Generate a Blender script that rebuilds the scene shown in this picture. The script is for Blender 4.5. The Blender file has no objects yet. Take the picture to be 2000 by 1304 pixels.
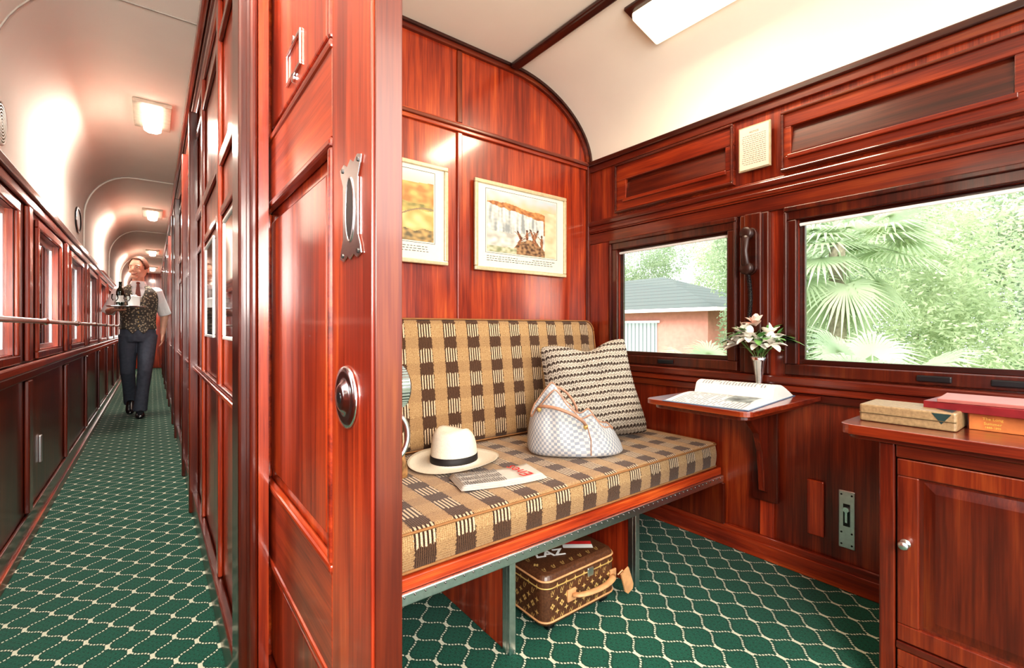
import bpy, math, random
from mathutils import Vector, Matrix, Euler, noise as mnoise
random.seed(7)
SC=bpy.context.scene
COL=SC.collection
SC.view_settings.view_transform='Standard'
for lk in ('Medium High Contrast','None'):
    try:
        SC.view_settings.look=lk; break
    except Exception: pass
SC.view_settings.exposure=0.2

# ------------------------------------------------------------------ nodes
class NT:
    def __init__(s,name):
        s.m=bpy.data.materials.new(name); s.m.use_nodes=True
        s.t=s.m.node_tree; s.n=s.t.nodes; s.l=s.t.links
        s.b=s.n['Principled BSDF']
    def put(s,sock,v):
        if isinstance(v,bpy.types.NodeSocket): s.l.new(v,sock)
        elif isinstance(v,(tuple,list)):
            sock.default_value=tuple(v)+((1.0,) if len(v)==3 and len(sock.default_value)==4 else ())
        else: sock.default_value=v
    def math(s,op,a,b=None,c=None,clamp=False):
        n=s.n.new('ShaderNodeMath'); n.operation=op; n.use_clamp=clamp
        s.put(n.inputs[0],a)
        if b is not None: s.put(n.inputs[1],b)
        if c is not None: s.put(n.inputs[2],c)
        return n.outputs[0]
    def mix(s,f,a,b,mode='MIX'):
        n=s.n.new('ShaderNodeMix'); n.data_type='RGBA'; n.blend_type=mode
        s.put(n.inputs[0],f); s.put(n.inputs[6],a); s.put(n.inputs[7],b)
        return n.outputs[2]
    def coord(s,which='Object'):
        return s.n.new('ShaderNodeTexCoord').outputs[which]
    def xyz(s,v):
        n=s.n.new('ShaderNodeSeparateXYZ'); s.l.new(v,n.inputs[0]); return n.outputs
    def mapping(s,v,scale=(1,1,1),rot=(0,0,0),loc=(0,0,0)):
        n=s.n.new('ShaderNodeMapping'); s.l.new(v,n.inputs[0])
        n.inputs['Scale'].default_value=scale; n.inputs['Rotation'].default_value=rot
        n.inputs['Location'].default_value=loc
        return n.outputs[0]
    def noise(s,v,scale=5,detail=3,rough=.5,dist=0):
        n=s.n.new('ShaderNodeTexNoise'); s.l.new(v,n.inputs['Vector'])
        n.inputs['Scale'].default_value=scale; n.inputs['Detail'].default_value=detail
        n.inputs['Roughness'].default_value=rough; n.inputs['Distortion'].default_value=dist
        return n.outputs[0]
    def ramp(s,f,stops):
        n=s.n.new('ShaderNodeValToRGB'); s.put(n.inputs[0],f)
        cr=n.color_ramp
        while len(cr.elements)<len(stops): cr.elements.new(.5)
        for e,(p,c) in zip(cr.elements,stops):
            e.position=p; e.color=tuple(c)+((1.0,) if len(c)==3 else ())
        return n.outputs[0]
    def bump(s,h,strength=.2,dist=.002):
        n=s.n.new('ShaderNodeBump'); s.l.new(h,n.inputs['Height'])
        n.inputs['Strength'].default_value=strength; n.inputs['Distance'].default_value=dist
        s.l.new(n.outputs[0],s.b.inputs['Normal'])
    def fin(s,color=None,rough=None,metal=None,coat=None,coatr=None,spec=None):
        if color is not None: s.put(s.b.inputs['Base Color'],color)
        if rough is not None: s.put(s.b.inputs['Roughness'],rough)
        if metal is not None: s.put(s.b.inputs['Metallic'],metal)
        if coat is not None: s.b.inputs['Coat Weight'].default_value=coat
        if coatr is not None: s.b.inputs['Coat Roughness'].default_value=coatr
        if spec is not None: s.b.inputs['Specular IOR Level'].default_value=spec
        return s.m

def simple(name,c,rough=.5,metal=0,coat=0,var=.12,scale=30,bump=0,spec=.5):
    n=NT(name); v=n.coord()
    f=n.noise(v,scale,3)
    c2=tuple(max(0,x*(1-var)) for x in c); c3=tuple(min(1,x*(1+var)) for x in c)
    col=n.ramp(f,[(.3,c2),(.7,c3)])
    if bump: n.bump(f,bump,.003)
    return n.fin(col,rough,metal,coat,.06,spec)

def wood(name,axis,tone=1.0,sat=1.0,coat=.75):
    n=NT(name); v=n.coord()
    oi=n.n.new('ShaderNodeObjectInfo')
    add=n.n.new('ShaderNodeVectorMath'); add.operation='ADD'
    sc=n.n.new('ShaderNodeVectorMath'); sc.operation='SCALE'
    cmb=n.n.new('ShaderNodeCombineXYZ')
    for i in range(3): n.l.new(oi.outputs['Random'],cmb.inputs[i])
    n.l.new(cmb.outputs[0],sc.inputs[0]); sc.inputs['Scale'].default_value=17.3
    n.l.new(v,add.inputs[0]); n.l.new(sc.outputs[0],add.inputs[1])
    vv=add.outputs[0]
    s1=[38,38,38]; s1[axis]=1.3
    s2=[210,210,210]; s2[axis]=7
    s3=[6,6,6]; s3[axis]=1.5
    a=n.noise(n.mapping(vv,tuple(s1)),1,3,.55,.4)
    b=n.noise(n.mapping(vv,tuple(s2)),1,2,.6,.2)
    c=n.noise(n.mapping(vv,tuple(s3)),1,2,.5,.6)
    f=n.math('ADD',n.math('MULTIPLY',a,.40),n.math('ADD',n.math('MULTIPLY',b,.22),n.math('MULTIPLY',c,.38)))
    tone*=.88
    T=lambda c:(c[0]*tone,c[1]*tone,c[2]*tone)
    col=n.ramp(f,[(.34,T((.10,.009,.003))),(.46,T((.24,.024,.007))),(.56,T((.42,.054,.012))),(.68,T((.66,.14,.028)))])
    n.bump(b,.05,.001)
    return n.fin(col,.33,0,coat,.12,.5)
WZ=wood('mahogany_vertical',2); WX=wood('mahogany_across',0); WY=wood('mahogany_lengthwise',1)
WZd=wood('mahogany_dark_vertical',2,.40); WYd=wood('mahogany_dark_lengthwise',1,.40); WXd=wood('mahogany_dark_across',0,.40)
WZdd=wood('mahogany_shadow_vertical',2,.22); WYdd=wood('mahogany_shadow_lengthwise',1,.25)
WLOW=wood('mahogany_shaded_dado',2,.30,coat=.35)  # shade on the corridor window wall is put into this darker tone
WDK=wood('mahogany_blackened',1,.12)
WZb=wood('mahogany_bright_vertical',2,1.4)
WTOP=wood('mahogany_table_top',1,.62,coat=1)
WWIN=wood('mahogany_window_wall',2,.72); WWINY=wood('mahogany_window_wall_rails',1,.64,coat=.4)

CREAM=simple('cream_ceiling_paint',(.84,.77,.66),.8,var=.03,scale=3,spec=.1)
CREAM2=simple('corridor_ceiling_paint',(.90,.87,.79),.9,var=.02,scale=3,spec=.03)
CHROME=simple('polished_steel',(.85,.85,.86),.18,1,var=.03)
STEEL=simple('brushed_aluminium',(.82,.83,.84),.30,1,var=.06,scale=80)
RAILM=simple('satin_rail_metal',(.80,.76,.72),.35,.8,var=.05)
WHITE=simple('white_enamel',(.85,.84,.8),.3,var=.03)
BLACK=simple('black_plastic',(.012,.012,.014),.3,var=.1)
LEATHER=simple('tan_leather',(.60,.32,.15),.45,var=.15,bump=.2)
PAPER=simple('paper',(.68,.66,.62),.6,var=.04)
INK=simple('ink',(.06,.06,.07),.6,var=.1)
RED=simple('red_ink',(.60,.03,.03),.5,var=.1)
GOLD=simple('gilt',(.62,.44,.16),.35,.4,var=.12)
DSTEEL=simple('worn_steel',(.26,.25,.25),.25,1,var=.2)

def glass():
    n=NT('window_glass'); t=n.t
    n.n.remove(n.b)
    tr=n.n.new('ShaderNodeBsdfTransparent'); tr.inputs[0].default_value=(.97,.98,.98,1)
    gl=n.n.new('ShaderNodeBsdfGlossy'); gl.inputs['Roughness'].default_value=.02
    fr=n.n.new('ShaderNodeFresnel'); fr.inputs[0].default_value=1.3
    mx=n.n.new('ShaderNodeMixShader')
    n.l.new(fr.outputs[0],mx.inputs[0]); n.l.new(tr.outputs[0],mx.inputs[1]); n.l.new(gl.outputs[0],mx.inputs[2])
    n.l.new(mx.outputs[0],n.n['Material Output'].inputs[0]); return n.m
GLASS=glass()
def emis(name,c,s):
    n=NT(name); n.fin(c,.5); n.b.inputs['Emission Color'].default_value=tuple(c)+(1,)
    n.b.inputs['Emission Strength'].default_value=s; return n.m
DIFF=emis('frosted_diffuser',(1,.86,.62),1.2)
DIFFC=emis('frosted_diffuser_cool',(1,.93,.80),5.0)

def carpet():
    n=NT('green_trellis_carpet'); v=n.coord(); x,y,z=n.xyz(v)
    dx,dy=.112,.138
    a=n.math('DIVIDE',x,dx); b=n.math('DIVIDE',y,dy)
    u0=n.math('ADD',a,b); w0=n.math('SUBTRACT',a,b)
    u=n.math('ADD',u0,n.math('MULTIPLY',n.math('SINE',n.math('MULTIPLY',w0,2*math.pi)),.055))
    w=n.math('ADD',w0,n.math('MULTIPLY',n.math('SINE',n.math('MULTIPLY',u0,2*math.pi)),.055))
    def cen(q): return n.math('ABSOLUTE',n.math('SUBTRACT',n.math('FRACT',n.math('ADD',q,.5)),.5))
    cu=cen(u); cw=cen(w)
    l1=n.math('LESS_THAN',cu,.034); l2=n.math('LESS_THAN',cw,.034)
    d1=n.math('LESS_THAN',n.math('FRACT',n.math('MULTIPLY',w,8)),.62)
    d2=n.math('LESS_THAN',n.math('FRACT',n.math('MULTIPLY',u,8)),.62)
    ln=n.math('MAXIMUM',n.math('MULTIPLY',l1,d1),n.math('MULTIPLY',l2,d2))
    dot=n.math('LESS_THAN',n.math('ADD',cu,cw),.14)
    mask=n.math('MAXIMUM',ln,dot)
    halo=n.math('MAXIMUM',n.math('LESS_THAN',cu,.10),n.math('LESS_THAN',cw,.10))
    fine=n.math('MULTIPLY',n.math('LESS_THAN',cen(n.math('MULTIPLY',u0,5)),.16),n.math('LESS_THAN',cen(n.math('MULTIPLY',w0,5)),.16))
    nz=n.noise(v,260,2)
    g=n.ramp(nz,[(.3,(.001,.048,.029)),(.7,(.004,.115,.070))])
    g=n.mix(n.math('MULTIPLY',fine,.6),g,(.001,.024,.014))
    g=n.mix(n.math('MULTIPLY',halo,.45),g,(.001,.026,.016))
    cr=n.ramp(nz,[(.3,(.48,.48,.36)),(.7,(.76,.76,.60))])
    c=n.mix(mask,g,cr)
    n.bump(nz,.5,.003)
    n.b.inputs['Sheen Weight'].default_value=.12
    return n.fin(c,.85,spec=.25)
CARPET=carpet()

def plaid():
    n=NT('checked_upholstery'); v=n.coord(); x,y,z=n.xyz(v)
    r=n.math('ADD',y,z)
    w1=n.math('MULTIPLY',n.math('SUBTRACT',n.noise(n.mapping(v,(170,14,14)),1,2),.5),.030)
    w2=n.math('MULTIPLY',n.math('SUBTRACT',n.noise(n.mapping(v,(14,150,150)),1,2),.5),.016)
    xw=n.math('ADD',x,w2); rw=n.math('ADD',r,w1)
    fr=lambda q,p,o=0: n.math('FRACT',n.math('ADD',n.math('DIVIDE',q,p),o+40))
    A=n.math('LESS_THAN',fr(xw,.128,.1),.52); B=n.math('LESS_THAN',fr(rw,.130,.1),.46)
    st=n.math('LESS_THAN',fr(x,.0128),.48); st2=n.math('LESS_THAN',fr(x,.0064),.40)
    wf=n.math('LESS_THAN',fr(r,.0060),.45)
    nz=n.noise(n.mapping(v,(1,1,1)),330,2)
    gold=n.ramp(nz,[(.3,(.33,.19,.08)),(.7,(.64,.43,.22))])
    tan=n.ramp(nz,[(.3,(.22,.115,.048)),(.7,(.45,.27,.125))])
    dark=n.ramp(nz,[(.3,(.014,.007,.004)),(.7,(.080,.035,.019))])
    cream=n.ramp(nz,[(.3,(.50,.35,.21)),(.7,(.82,.66,.46))])
    stripes=n.mix(st,cream,dark)
    darkp=n.mix(n.math('MULTIPLY',st2,.45),dark,(.24,.13,.07))
    ga=n.mix(n.math('MULTIPLY',st2,.4),gold,(.22,.11,.045))
    ta=n.mix(n.math('MULTIPLY',wf,.45),tan,(.60,.42,.23))
    c=n.mix(A,n.mix(B,ga,ta),n.mix(B,stripes,darkp))
    c=n.mix(n.math('MULTIPLY',wf,.22),c,(.08,.045,.025))
    n.bump(nz,.6,.004); n.b.inputs['Sheen Weight'].default_value=.2
    return n.fin(c,.9,spec=.2)
PLAID=plaid()

# ------------------------------------------------------------------ mesh builder
class MB:
    def __init__(s): s.v=[]; s.f=[]; s.mi=[]; s.uv={}
    def add(s,vs,fs,m=0):
        o=len(s.v); s.v+= [Vector(p) for p in vs]
        for f in fs: s.f.append([o+i for i in f]); s.mi.append(m)
        return s
    def box(s,x0,x1,y0,y1,z0,z1,m=0):
        v=[(x,y,z) for x in(x0,x1) for y in(y0,y1) for z in(z0,z1)]
        return s.add(v,[(0,1,3,2),(4,6,7,5),(0,4,5,1),(2,3,7,6),(0,2,6,4),(1,5,7,3)],m)
    def rings(s,rs,m=0,cap=True,closed=True):
        k=len(rs[0]); vs=[p for r in rs for p in r]; fs=[]
        for i in range(len(rs)-1):
            for j in range(k if closed else k-1):
                a=i*k+j; b=i*k+(j+1)%k
                fs.append((a,b,b+k,a+k))
        if cap and closed:
            fs.append(tuple(range(k))[::-1]); fs.append(tuple(range((len(rs)-1)*k,len(rs)*k)))
        return s.add(vs,fs,m)
    def tube(s,pts,rad,k=12,m=0,cap=True,flat=None):
        pts=[Vector(p) for p in pts]
        if not isinstance(rad,(list,tuple)): rad=[rad]*len(pts)
        rs=[]; up=None
        for i,p in enumerate(pts):
            d=(pts[min(i+1,len(pts)-1)]-pts[max(i-1,0)]).normalized()
            if up is None:
                up=Vector((0,0,1)) if abs(d.z)<.9 else Vector((1,0,0))
            a=d.cross(up)
            if a.length<1e-4: a=d.cross(Vector((0,1,0)))
            a.normalize(); b=a.cross(d).normalized(); up=b
            r=rad[i]; ra,rb=(r if isinstance(r,(list,tuple)) else (r,r))
            rs.append([p+a*ra*math.cos(2*math.pi*j/k)+b*rb*math.sin(2*math.pi*j/k) for j in range(k)])
        return s.rings(rs,m,cap)
    def ell(s,c,r,k=16,h=10,m=0,fn=None,rot=None):
        rs=[]
        for i in range(h+1):
            th=math.pi*(i/h); th=min(max(th,.02),math.pi-.02)
            ring=[]
            for j in range(k):
                ph=2*math.pi*j/k
                d=Vector((math.sin(th)*math.cos(ph)*r[0],math.sin(th)*math.sin(ph)*r[1],-math.cos(th)*r[2]))
                if fn: d=fn(d)
                if rot: d=rot@d
                ring.append(Vector(c)+d)
            rs.append(ring)
        return s.rings(rs,m)
    def rev(s,prof,c=(0,0,0),k=32,m=0,cap=True):
        return s.rings([[Vector(c)+Vector((r*math.cos(2*math.pi*j/k),r*math.sin(2*math.pi*j/k),z)) for j in range(k)] for r,z in prof],m,cap)
    def prism(s,poly,axis,a,b,m=0):
        def P(p,t):
            return (t,p[0],p[1]) if axis==0 else ((p[0],t,p[1]) if axis==1 else (p[0],p[1],t))
        k=len(poly)
        vs=[P(p,a) for p in poly]+[P(p,b) for p in poly]
        fs=[tuple(range(k)),tuple(range(k,2*k))[::-1]]+[(i,i+k,(i+1)%k+k,(i+1)%k) for i in range(k)]
        return s.add(vs,fs,m)
    def xf(s,M,start=0):
        for i in range(start,len(s.v)): s.v[i]=M@s.v[i]
        return s
    def obj(s,name,mats,parent=None,origin=None,smooth=False,bevel=0,seg=2,subd=0,fix=True):
        if not isinstance(mats,(list,tuple)): mats=[mats]
        if origin is None:
            if parent is not None: origin=Vector((0,0,0))
            else:
                lo=Vector([min(p[i] for p in s.v) for i in range(3)]); hi=Vector([max(p[i] for p in s.v) for i in range(3)])
                origin=Vector(((lo.x+hi.x)/2,(lo.y+hi.y)/2,lo.z))
        origin=Vector(origin)
        me=bpy.data.meshes.new(name); me.from_pydata([p-origin for p in s.v],[],s.f)
        for m in mats: me.materials.append(m)
        for p,mi in zip(me.polygons,s.mi): p.material_index=mi; p.use_smooth=smooth
        if fix:
            import bmesh
            bm=bmesh.new(); bm.from_mesh(me); bmesh.ops.recalc_face_normals(bm,faces=bm.faces); bm.to_mesh(me); bm.free()
        me.update()
        o=bpy.data.objects.new(name,me); COL.objects.link(o); o.location=origin
        if parent is not None: o.parent=parent
        if bevel:
            b=o.modifiers.new('bevel','BEVEL'); b.width=bevel; b.segments=seg; b.limit_method='ANGLE'; b.angle_limit=math.radians(35)
            b.harden_normals=False
        if subd:
            b=o.modifiers.new('subd','SUBSURF'); b.levels=subd; b.render_levels=subd
        return o
def B(x0,x1,y0,y1,z0,z1): return MB().box(x0,x1,y0,y1,z0,z1)
def struct(o,label=None):
    o['kind']='structure'
    if label: o['label']=label
    return o
TN=[0]
def trim(mb,mat,bevel=.004,label='varnished mahogany moulding'):
    TN[0]+=1
    return struct(mb.obj('trim_%d'%TN[0],mat,bevel=bevel),label)
def thing(name,loc,label,cat,rz=0,group=None):
    e=bpy.data.objects.new(name,None); COL.objects.link(e); e.location=loc; e.rotation_euler=(0,0,rz)
    e.empty_display_size=.05
    e['label']=label; e['category']=cat
    if group: e['group']=group
    return e
def tag(o,label,cat,group=None):
    o['label']=label; o['category']=cat
    if group: o['group']=group
    return o
def textmb(txt,size,M,m=0,mb=None,extrude=.0004,bold=False):
    cu=bpy.data.curves.new('t','FONT'); cu.body=txt; cu.size=size; cu.align_x='CENTER'; cu.align_y='CENTER'; cu.extrude=extrude
    cu.resolution_u=2
    if bold: cu.offset=size*.02
    o=bpy.data.objects.new('t',cu); COL.objects.link(o)
    bpy.context.view_layer.update()
    me=bpy.data.meshes.new_from_object(o)
    mb=mb or MB()
    mb.add([M@v.co for v in me.vertices],[tuple(p.vertices) for p in me.polygons],m)
    bpy.data.objects.remove(o); bpy.data.curves.remove(cu); bpy.data.meshes.remove(me)
    return mb
def basis(o,x,y):
    x=Vector(x).normalized(); y=Vector(y).normalized(); z=x.cross(y)
    M=Matrix((( x.x,y.x,z.x,o[0]),(x.y,y.y,z.y,o[1]),(x.z,y.z,z.z,o[2]),(0,0,0,1))); return M

# ================================================================== SHELL
YB=1.967; XW=2.11; XL=-.47; YE=14.6; Y0=-1.4
struct(B(XL-.06,XW+.05,Y0,YE,-.03,0).obj('floor',CARPET,origin=(0,0,0)),'green carpet with cream dotted trellis pattern')
WIN=[(1.09,1.735),(-.25,.80)]
zg0,zg1=.85,1.445
def holes(mb,x0,x1,ya,yb,z0,z1,wins,g0,g1):
    wins=sorted(wins); mb.box(x0,x1,ya,yb,z0,g0); mb.box(x0,x1,ya,yb,g1,z1)
    y=ya
    for a,b in wins:
        if a>y: mb.box(x0,x1,y,a,g0,g1)
        y=b
    mb.box(x0,x1,y,yb,g0,g1); return mb
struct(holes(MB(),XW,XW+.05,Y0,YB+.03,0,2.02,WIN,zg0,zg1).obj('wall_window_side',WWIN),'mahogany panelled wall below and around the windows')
trim(B(XW-.016,XW-.001,Y0,YB,1.935,2.0),WYd,.003)
trim(B(XW-.030,XW-.016,Y0,YB,1.968,1.998),WDK,.006)
trim(B(XW-.014,XW-.001,Y0,YB,1.565,1.64),WWINY,.003)
trim(B(XW-.026,XW-.013,Y0,YB,1.605,1.632),WYd,.006)
trim(B(XW-.022,XW-.013,Y0,YB,1.572,1.590),WYd,.003)
trim(B(XW-.045,XW-.001,Y0,YB,.765,.80),WYd,.006)
trim(B(XW-.030,XW-.001,Y0,YB,.735,.763),WWINY,.006)
trim(B(XW-.018,XW-.001,Y0,YB,.70,.733),WYd,.004)
trim(B(XW-.012,XW-.001,Y0,YB,1.5,1.563),WYd,.004)
struct(B(XW-.018,XW-.001,Y0,YB-.02,0,.10).obj('baseboard_window_side',WY,bevel=.005))
struct(B(XW-.026,XW-.019,Y0,YB-.02,0,.07).obj('baseboard_window_side.001',WY,bevel=.004))
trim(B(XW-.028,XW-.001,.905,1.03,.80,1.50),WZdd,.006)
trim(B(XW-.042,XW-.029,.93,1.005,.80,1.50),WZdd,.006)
trim(B(XW-.012,XW-.001,1.80,YB-.022,.80,1.50),WWIN,.004)
trim(B(XW-.014,XW-.001,1.70,1.73,.10,.70),WWIN,.004)
trim(B(XW-.014,XW-.001,.89,.95,.10,.33),WZb,.004,'short upright mahogany board')
trim(B(XW-.014,XW-.001,.705,.765,.17,.39),WZb,.004,'small mahogany cover plate')
def window(n,a,b,label):
    e=MB(); t=.045
    x0,x1=XW-.022,XW-.001
    e.box(x0,x1,a-t,b+t,zg1,zg1+.055); e.box(x0,x1,a-t,b+t,zg0-.045,zg0); e.box(x0,x1,a-t,a,zg0,zg1); e.box(x0,x1,b,b+t,zg0,zg1)
    x0,x1=XW-.034,XW-.0225
    e.box(x0,x1,a-t,b+t,zg1+.035,zg1+.055); e.box(x0,x1,a-t,a-t+.012,zg0,zg1+.034); e.box(x0,x1,b+t-.012,b+t,zg0,zg1+.034)
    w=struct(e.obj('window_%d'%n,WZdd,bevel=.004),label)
    org=w.location
    def ch(mb,name,mat,bev=.002):
        o=mb.obj(name,mat,origin=org,bevel=bev); o.location=(0,0,0); o.parent=w; return o
    s=MB(); x0,x1=XW+.012,XW+.03; q=.02
    s.box(x0,x1,a,b,zg1-q,zg1); s.box(x0,x1,a,b,zg0,zg0+q); s.box(x0,x1,a,a+q,zg0+q,zg1-q); s.box(x0,x1,b-q,b,zg0+q,zg1-q)
    ch(s,'sash',WDK)
    ch(B(XW+.018,XW+.021,a+.012,b-.012,zg0+.012,zg1-.012),'glass_pane',GLASS,0)
    ch(MB().tube([(XW+.004,a+.005,zg1-.020),(XW+.004,b-.005,zg1-.020)],.007,12),'roller_blind',WHITE,0)
    for yy in ((a+b)/2+.1,(a+b)/2-.08) if n==2 else ((a+b)/2,):
        ch(MB().box(XW-.030,XW-.022,yy-.045,yy+.045,zg0-.034,zg0-.012),'window_catch',BLACK,.004)
window(1,*WIN[0],'small train window in dark mahogany frame')
window(2,*WIN[1],'wide train window in dark mahogany frame')
def vent(ya,yb,z0,z1,iy0,iy1,iz0,iz1):
    m=MB(); x0,x1=XW-.022,XW-.001
    m.box(x0,x1,ya,yb,iz1,z1); m.box(x0,x1,ya,yb,z0,iz0); m.box(x0,x1,ya,iy0,iz0,iz1); m.box(x0,x1,iy1,yb,iz0,iz1)
    trim(m,WWINY,.003,'mahogany ventilator panel')
    m=MB(); x0,x1=XW-.034,XW-.0225; q=.012
    for (a,b,c,d) in((ya,yb,z1-q,z1),(ya,yb,z0,z0+q),(ya,ya+q,z0+q,z1-q),(yb-q,yb,z0+q,z1-q)): m.box(x0,x1,a,b,c,d)
    trim(m,WYdd,.004,'bead around ventilator panel')
    m=MB()
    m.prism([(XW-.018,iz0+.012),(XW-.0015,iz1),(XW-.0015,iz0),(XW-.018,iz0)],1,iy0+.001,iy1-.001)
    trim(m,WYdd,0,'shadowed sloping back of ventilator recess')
    trim(B(XW-.038,XW-.023,iy0-.01,iy1+.01,iz0-.018,iz0),WWINY,.003,'lower lip of ventilator')
vent(1.06,1.742,1.65,1.925,1.10,1.67,1.72,1.83)
vent(.12,.858,1.65,1.90,.19,.82,1.715,1.835)
def arch(n=20,inset=0):
    pts=[(1.50,2.39-inset)]
    for i in range(1,n+1):
        th=math.pi/2*(1-i/n)
        pts.append((1.50+(.61-inset)*math.cos(th)**1.0, 2.0+(.39-inset)*(math.sin(th))**1.12))
    return pts
AR=arch()
poly=[(.24,0),(XW,0)]+AR[::-1]+[(.24,2.39)]
struct(MB().prism(poly,1,YB,YB+.03).obj('wall_back',WZ),'mahogany panelled end wall with arched top')
def strip_along(pts,w,y0,y1):
    m=MB(); rs=[]
    P=[Vector((p[0],0,p[1])) for p in pts]
    for i,p in enumerate(P):
        d=(P[min(i+1,len(P)-1)]-P[max(i-1,0)]).normalized(); nrm=Vector((-d.z,0,d.x))
        if nrm.z>0 or (abs(nrm.z)<.01 and nrm.x>0): nrm=-nrm
        a=p; b=p+nrm*w
        rs.append([Vector((a.x,y1,a.z)),Vector((a.x,y0,a.z)),Vector((b.x,y0,b.z)),Vector((b.x,y1,b.z))])
    m.rings(rs); return m
CP=[(.24,2.389)]+AR
trim(strip_along(CP,.035,YB-.018,YB-.001),WXd,0,'curved moulding under the arched ceiling')
trim(strip_along(CP,.014,YB-.030,YB-.019),WDK,0,'dark bead under the arched ceiling')
trim(B(.28,XW-.02,YB-.016,YB-.001,1.955,2.0),WX,.004)
trim(B(.28,XW-.02,YB-.028,YB-.017,1.972,1.99),WXd,.005)
for xx in (1.175,.42):
    trim(B(xx,xx+.028,YB-.012,YB-.001,1.0,1.954),WZ,.004)
    trim(B(xx,xx+.028,YB-.012,YB-.001,2.001,2.352),WZd,.004)
trim(B(XW-.03,XW-.001,YB-.022,YB-.001,0,2.0),WZd,.005)
trim(B(.28,XW-.035,YB-.012,YB-.001,.0,.10),WX,.004)
cp=[(.225,2.39)]+AR
m=MB(); rs=[[(x,y,z) for x,z in cp] for y in (Y0,YB)]
m.rings(rs,closed=False)
m.rings([[(x,y,z+.02) for x,z in cp] for y in (Y0,YB)],closed=False)
struct(m.obj('ceiling',CREAM,smooth=True,fix=False),'cream ceiling curving down to the window wall')
trim(B(1.485,1.535,Y0,YB-.032,2.362,2.388),WDK,.008,'dark wooden ceiling rib')
cc=[(XL,1.655),(XL,1.90)]
for i in range(1,13):
    th=math.pi/2*i/12; cc.append((XL+.34*(1-math.cos(th)),1.95+.40*math.sin(th)))
cc.append((.225,2.35))
m=MB(); m.rings([[(x,y,z) for x,z in cc] for y in (Y0,YE)],closed=False); m.rings([[(x-.02,y,z+.02) for x,z in cc] for y in (Y0,YE)],closed=False)
struct(m.obj('ceiling.001',CREAM2,smooth=True,fix=False),'cream vaulted corridor ceiling')
SEAM=simple('seam_line',(.45,.41,.36),.7)
def rib(y,w=.010,d=.008,mat=None):
    m=MB(); rs=[]
    for i,(x,z) in enumerate(cc):
        cxx,czz=-.1,1.9
        dx,dz=cxx-x,czz-z; L=math.hypot(dx,dz); dx/=L; dz/=L
        rs.append([Vector((x,y-w/2,z)),Vector((x,y+w/2,z)),Vector((x+dx*d,y+w/2,z+dz*d)),Vector((x+dx*d,y-w/2,z+dz*d))])
    m.rings(rs); trim(m,mat or CREAM2,0,'seam across the cream corridor ceiling')
for yy in (2.5,5.4,8.3,11.2):
    if yy<5: rib(yy,.008,.004,SEAM)
    else: rib(yy,.03,.012,CREAM2); rib(yy-.020,.005,.003,SEAM)
LW=[(-.25+1.2*k,.47+1.2*k) for k in range(-1,12)]
g0,g1=.88,1.505
struct(holes(MB(),XL-.05,XL,Y0,YE,0,1.67,LW,g0,g1).obj('wall_corridor_window_side',WLOW),'varnished panelled wall under corridor windows, shade put into its colour')
trim(B(XL+.001,XL+.03,Y0,YE,1.615,1.655),WYd,.006); trim(B(XL+.001,XL+.018,Y0,YE,1.57,1.613),WY,.006)
trim(B(XL+.001,XL+.03,Y0,YE,.80,.84),WY,.008); trim(B(XL+.001,XL+.016,Y0,YE,.76,.798),WYd,.005)
struct(B(XL+.001,XL+.014,Y0,YE,0,.13).obj('baseboard_corridor',WYd,bevel=.004)); struct(B(XL+.001,XL+.024,Y0,YE,0,.05).obj('baseboard_corridor.001',WY,bevel=.004))
for k,(a,b) in enumerate(LW):
    if b<-1: continue
    m=MB(); x0,x1=XL+.001,XL+.016; t=.04
    m.box(x0,x1,a-t,b+t,g1,g1+.04); m.box(x0,x1,a-t,b+t,g0-.035,g0); m.box(x0,x1,a-t,a,g0,g1); m.box(x0,x1,b,b+t,g0,g1)
    w=struct(m.obj('window_%d'%(k+3),WZ,bevel=.004),'corridor window in mahogany frame'); org=w.location
    m=MB(); m.box(XL-.0499,XL-.001,b-.008,b-.0005,g0,g1); m.box(XL-.0499,XL-.001,a+.0005,a+.008,g0,g1); m.box(XL-.0499,XL-.001,a+.008,b-.008,g0+.0005,g0+.006)
    o=m.obj('reveal',WZb,origin=org); o.location=(0,0,0); o.parent=w
    s=MB(); x0,x1=XL-.04,XL-.025; q=.03; a_,b_=a+.009,b-.009
    s.box(x0,x1,a_,b_,g1-q,g1); s.box(x0,x1,a_,b_,g0+.007,g0+q); s.box(x0,x1,a_,a_+q,g0+q,g1-q); s.box(x0,x1,b_-q,b_,g0+q,g1-q)
    o=s.obj('sash',STEEL,origin=org); o.location=(0,0,0); o.parent=w
    o=B(XL-.034,XL-.031,a+.03,b-.03,g0+.02,g1-.02).obj('glass_pane',GLASS,origin=org); o.location=(0,0,0); o.parent=w
    trim(B(XL+.001,XL+.02,b+.20,b+.28,.14,.755),WZd,.005)
    trim(B(XL+.001,XL+.02,b+.20,b+.28,.845,1.565),WZ,.005)
e=thing('handrail',(XL+.065,0,1.03),'long polished metal handrail along the corridor windows','handrail')
MB().tube([(0,Y0,0),(0,YE-.2,0)],.011,12).obj('rail',RAILM,parent=e,smooth=True)
for k in range(-1,12):
    y=.70+1.2*k
    mb=MB(); mb.tube([(-.064,y,0),(-.02,y,0),(0,y,0)],.008,8); mb.ell((0,y,0),(.018,.026,.018)); mb.tube([(-.0645,y,0),(-.058,y,0)],.022,14)
    mb.obj('bracket',CHROME,parent=e,smooth=True)
struct(B(.20,.222,1.25,YE,0,2.35).obj('wall_partition',WZ),'glossy mahogany corridor partition')
struct(B(.275,.30,1.42,YB,0,2.389).obj('wall_partition_inner',WZ))
struct(B(.17,.199,1.25,YE,0,.11).obj('baseboard_partition',WYd,bevel=.006))
trim(B(.205,.225,Y0,1.25,2.02,2.35),WYd,.004)
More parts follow.
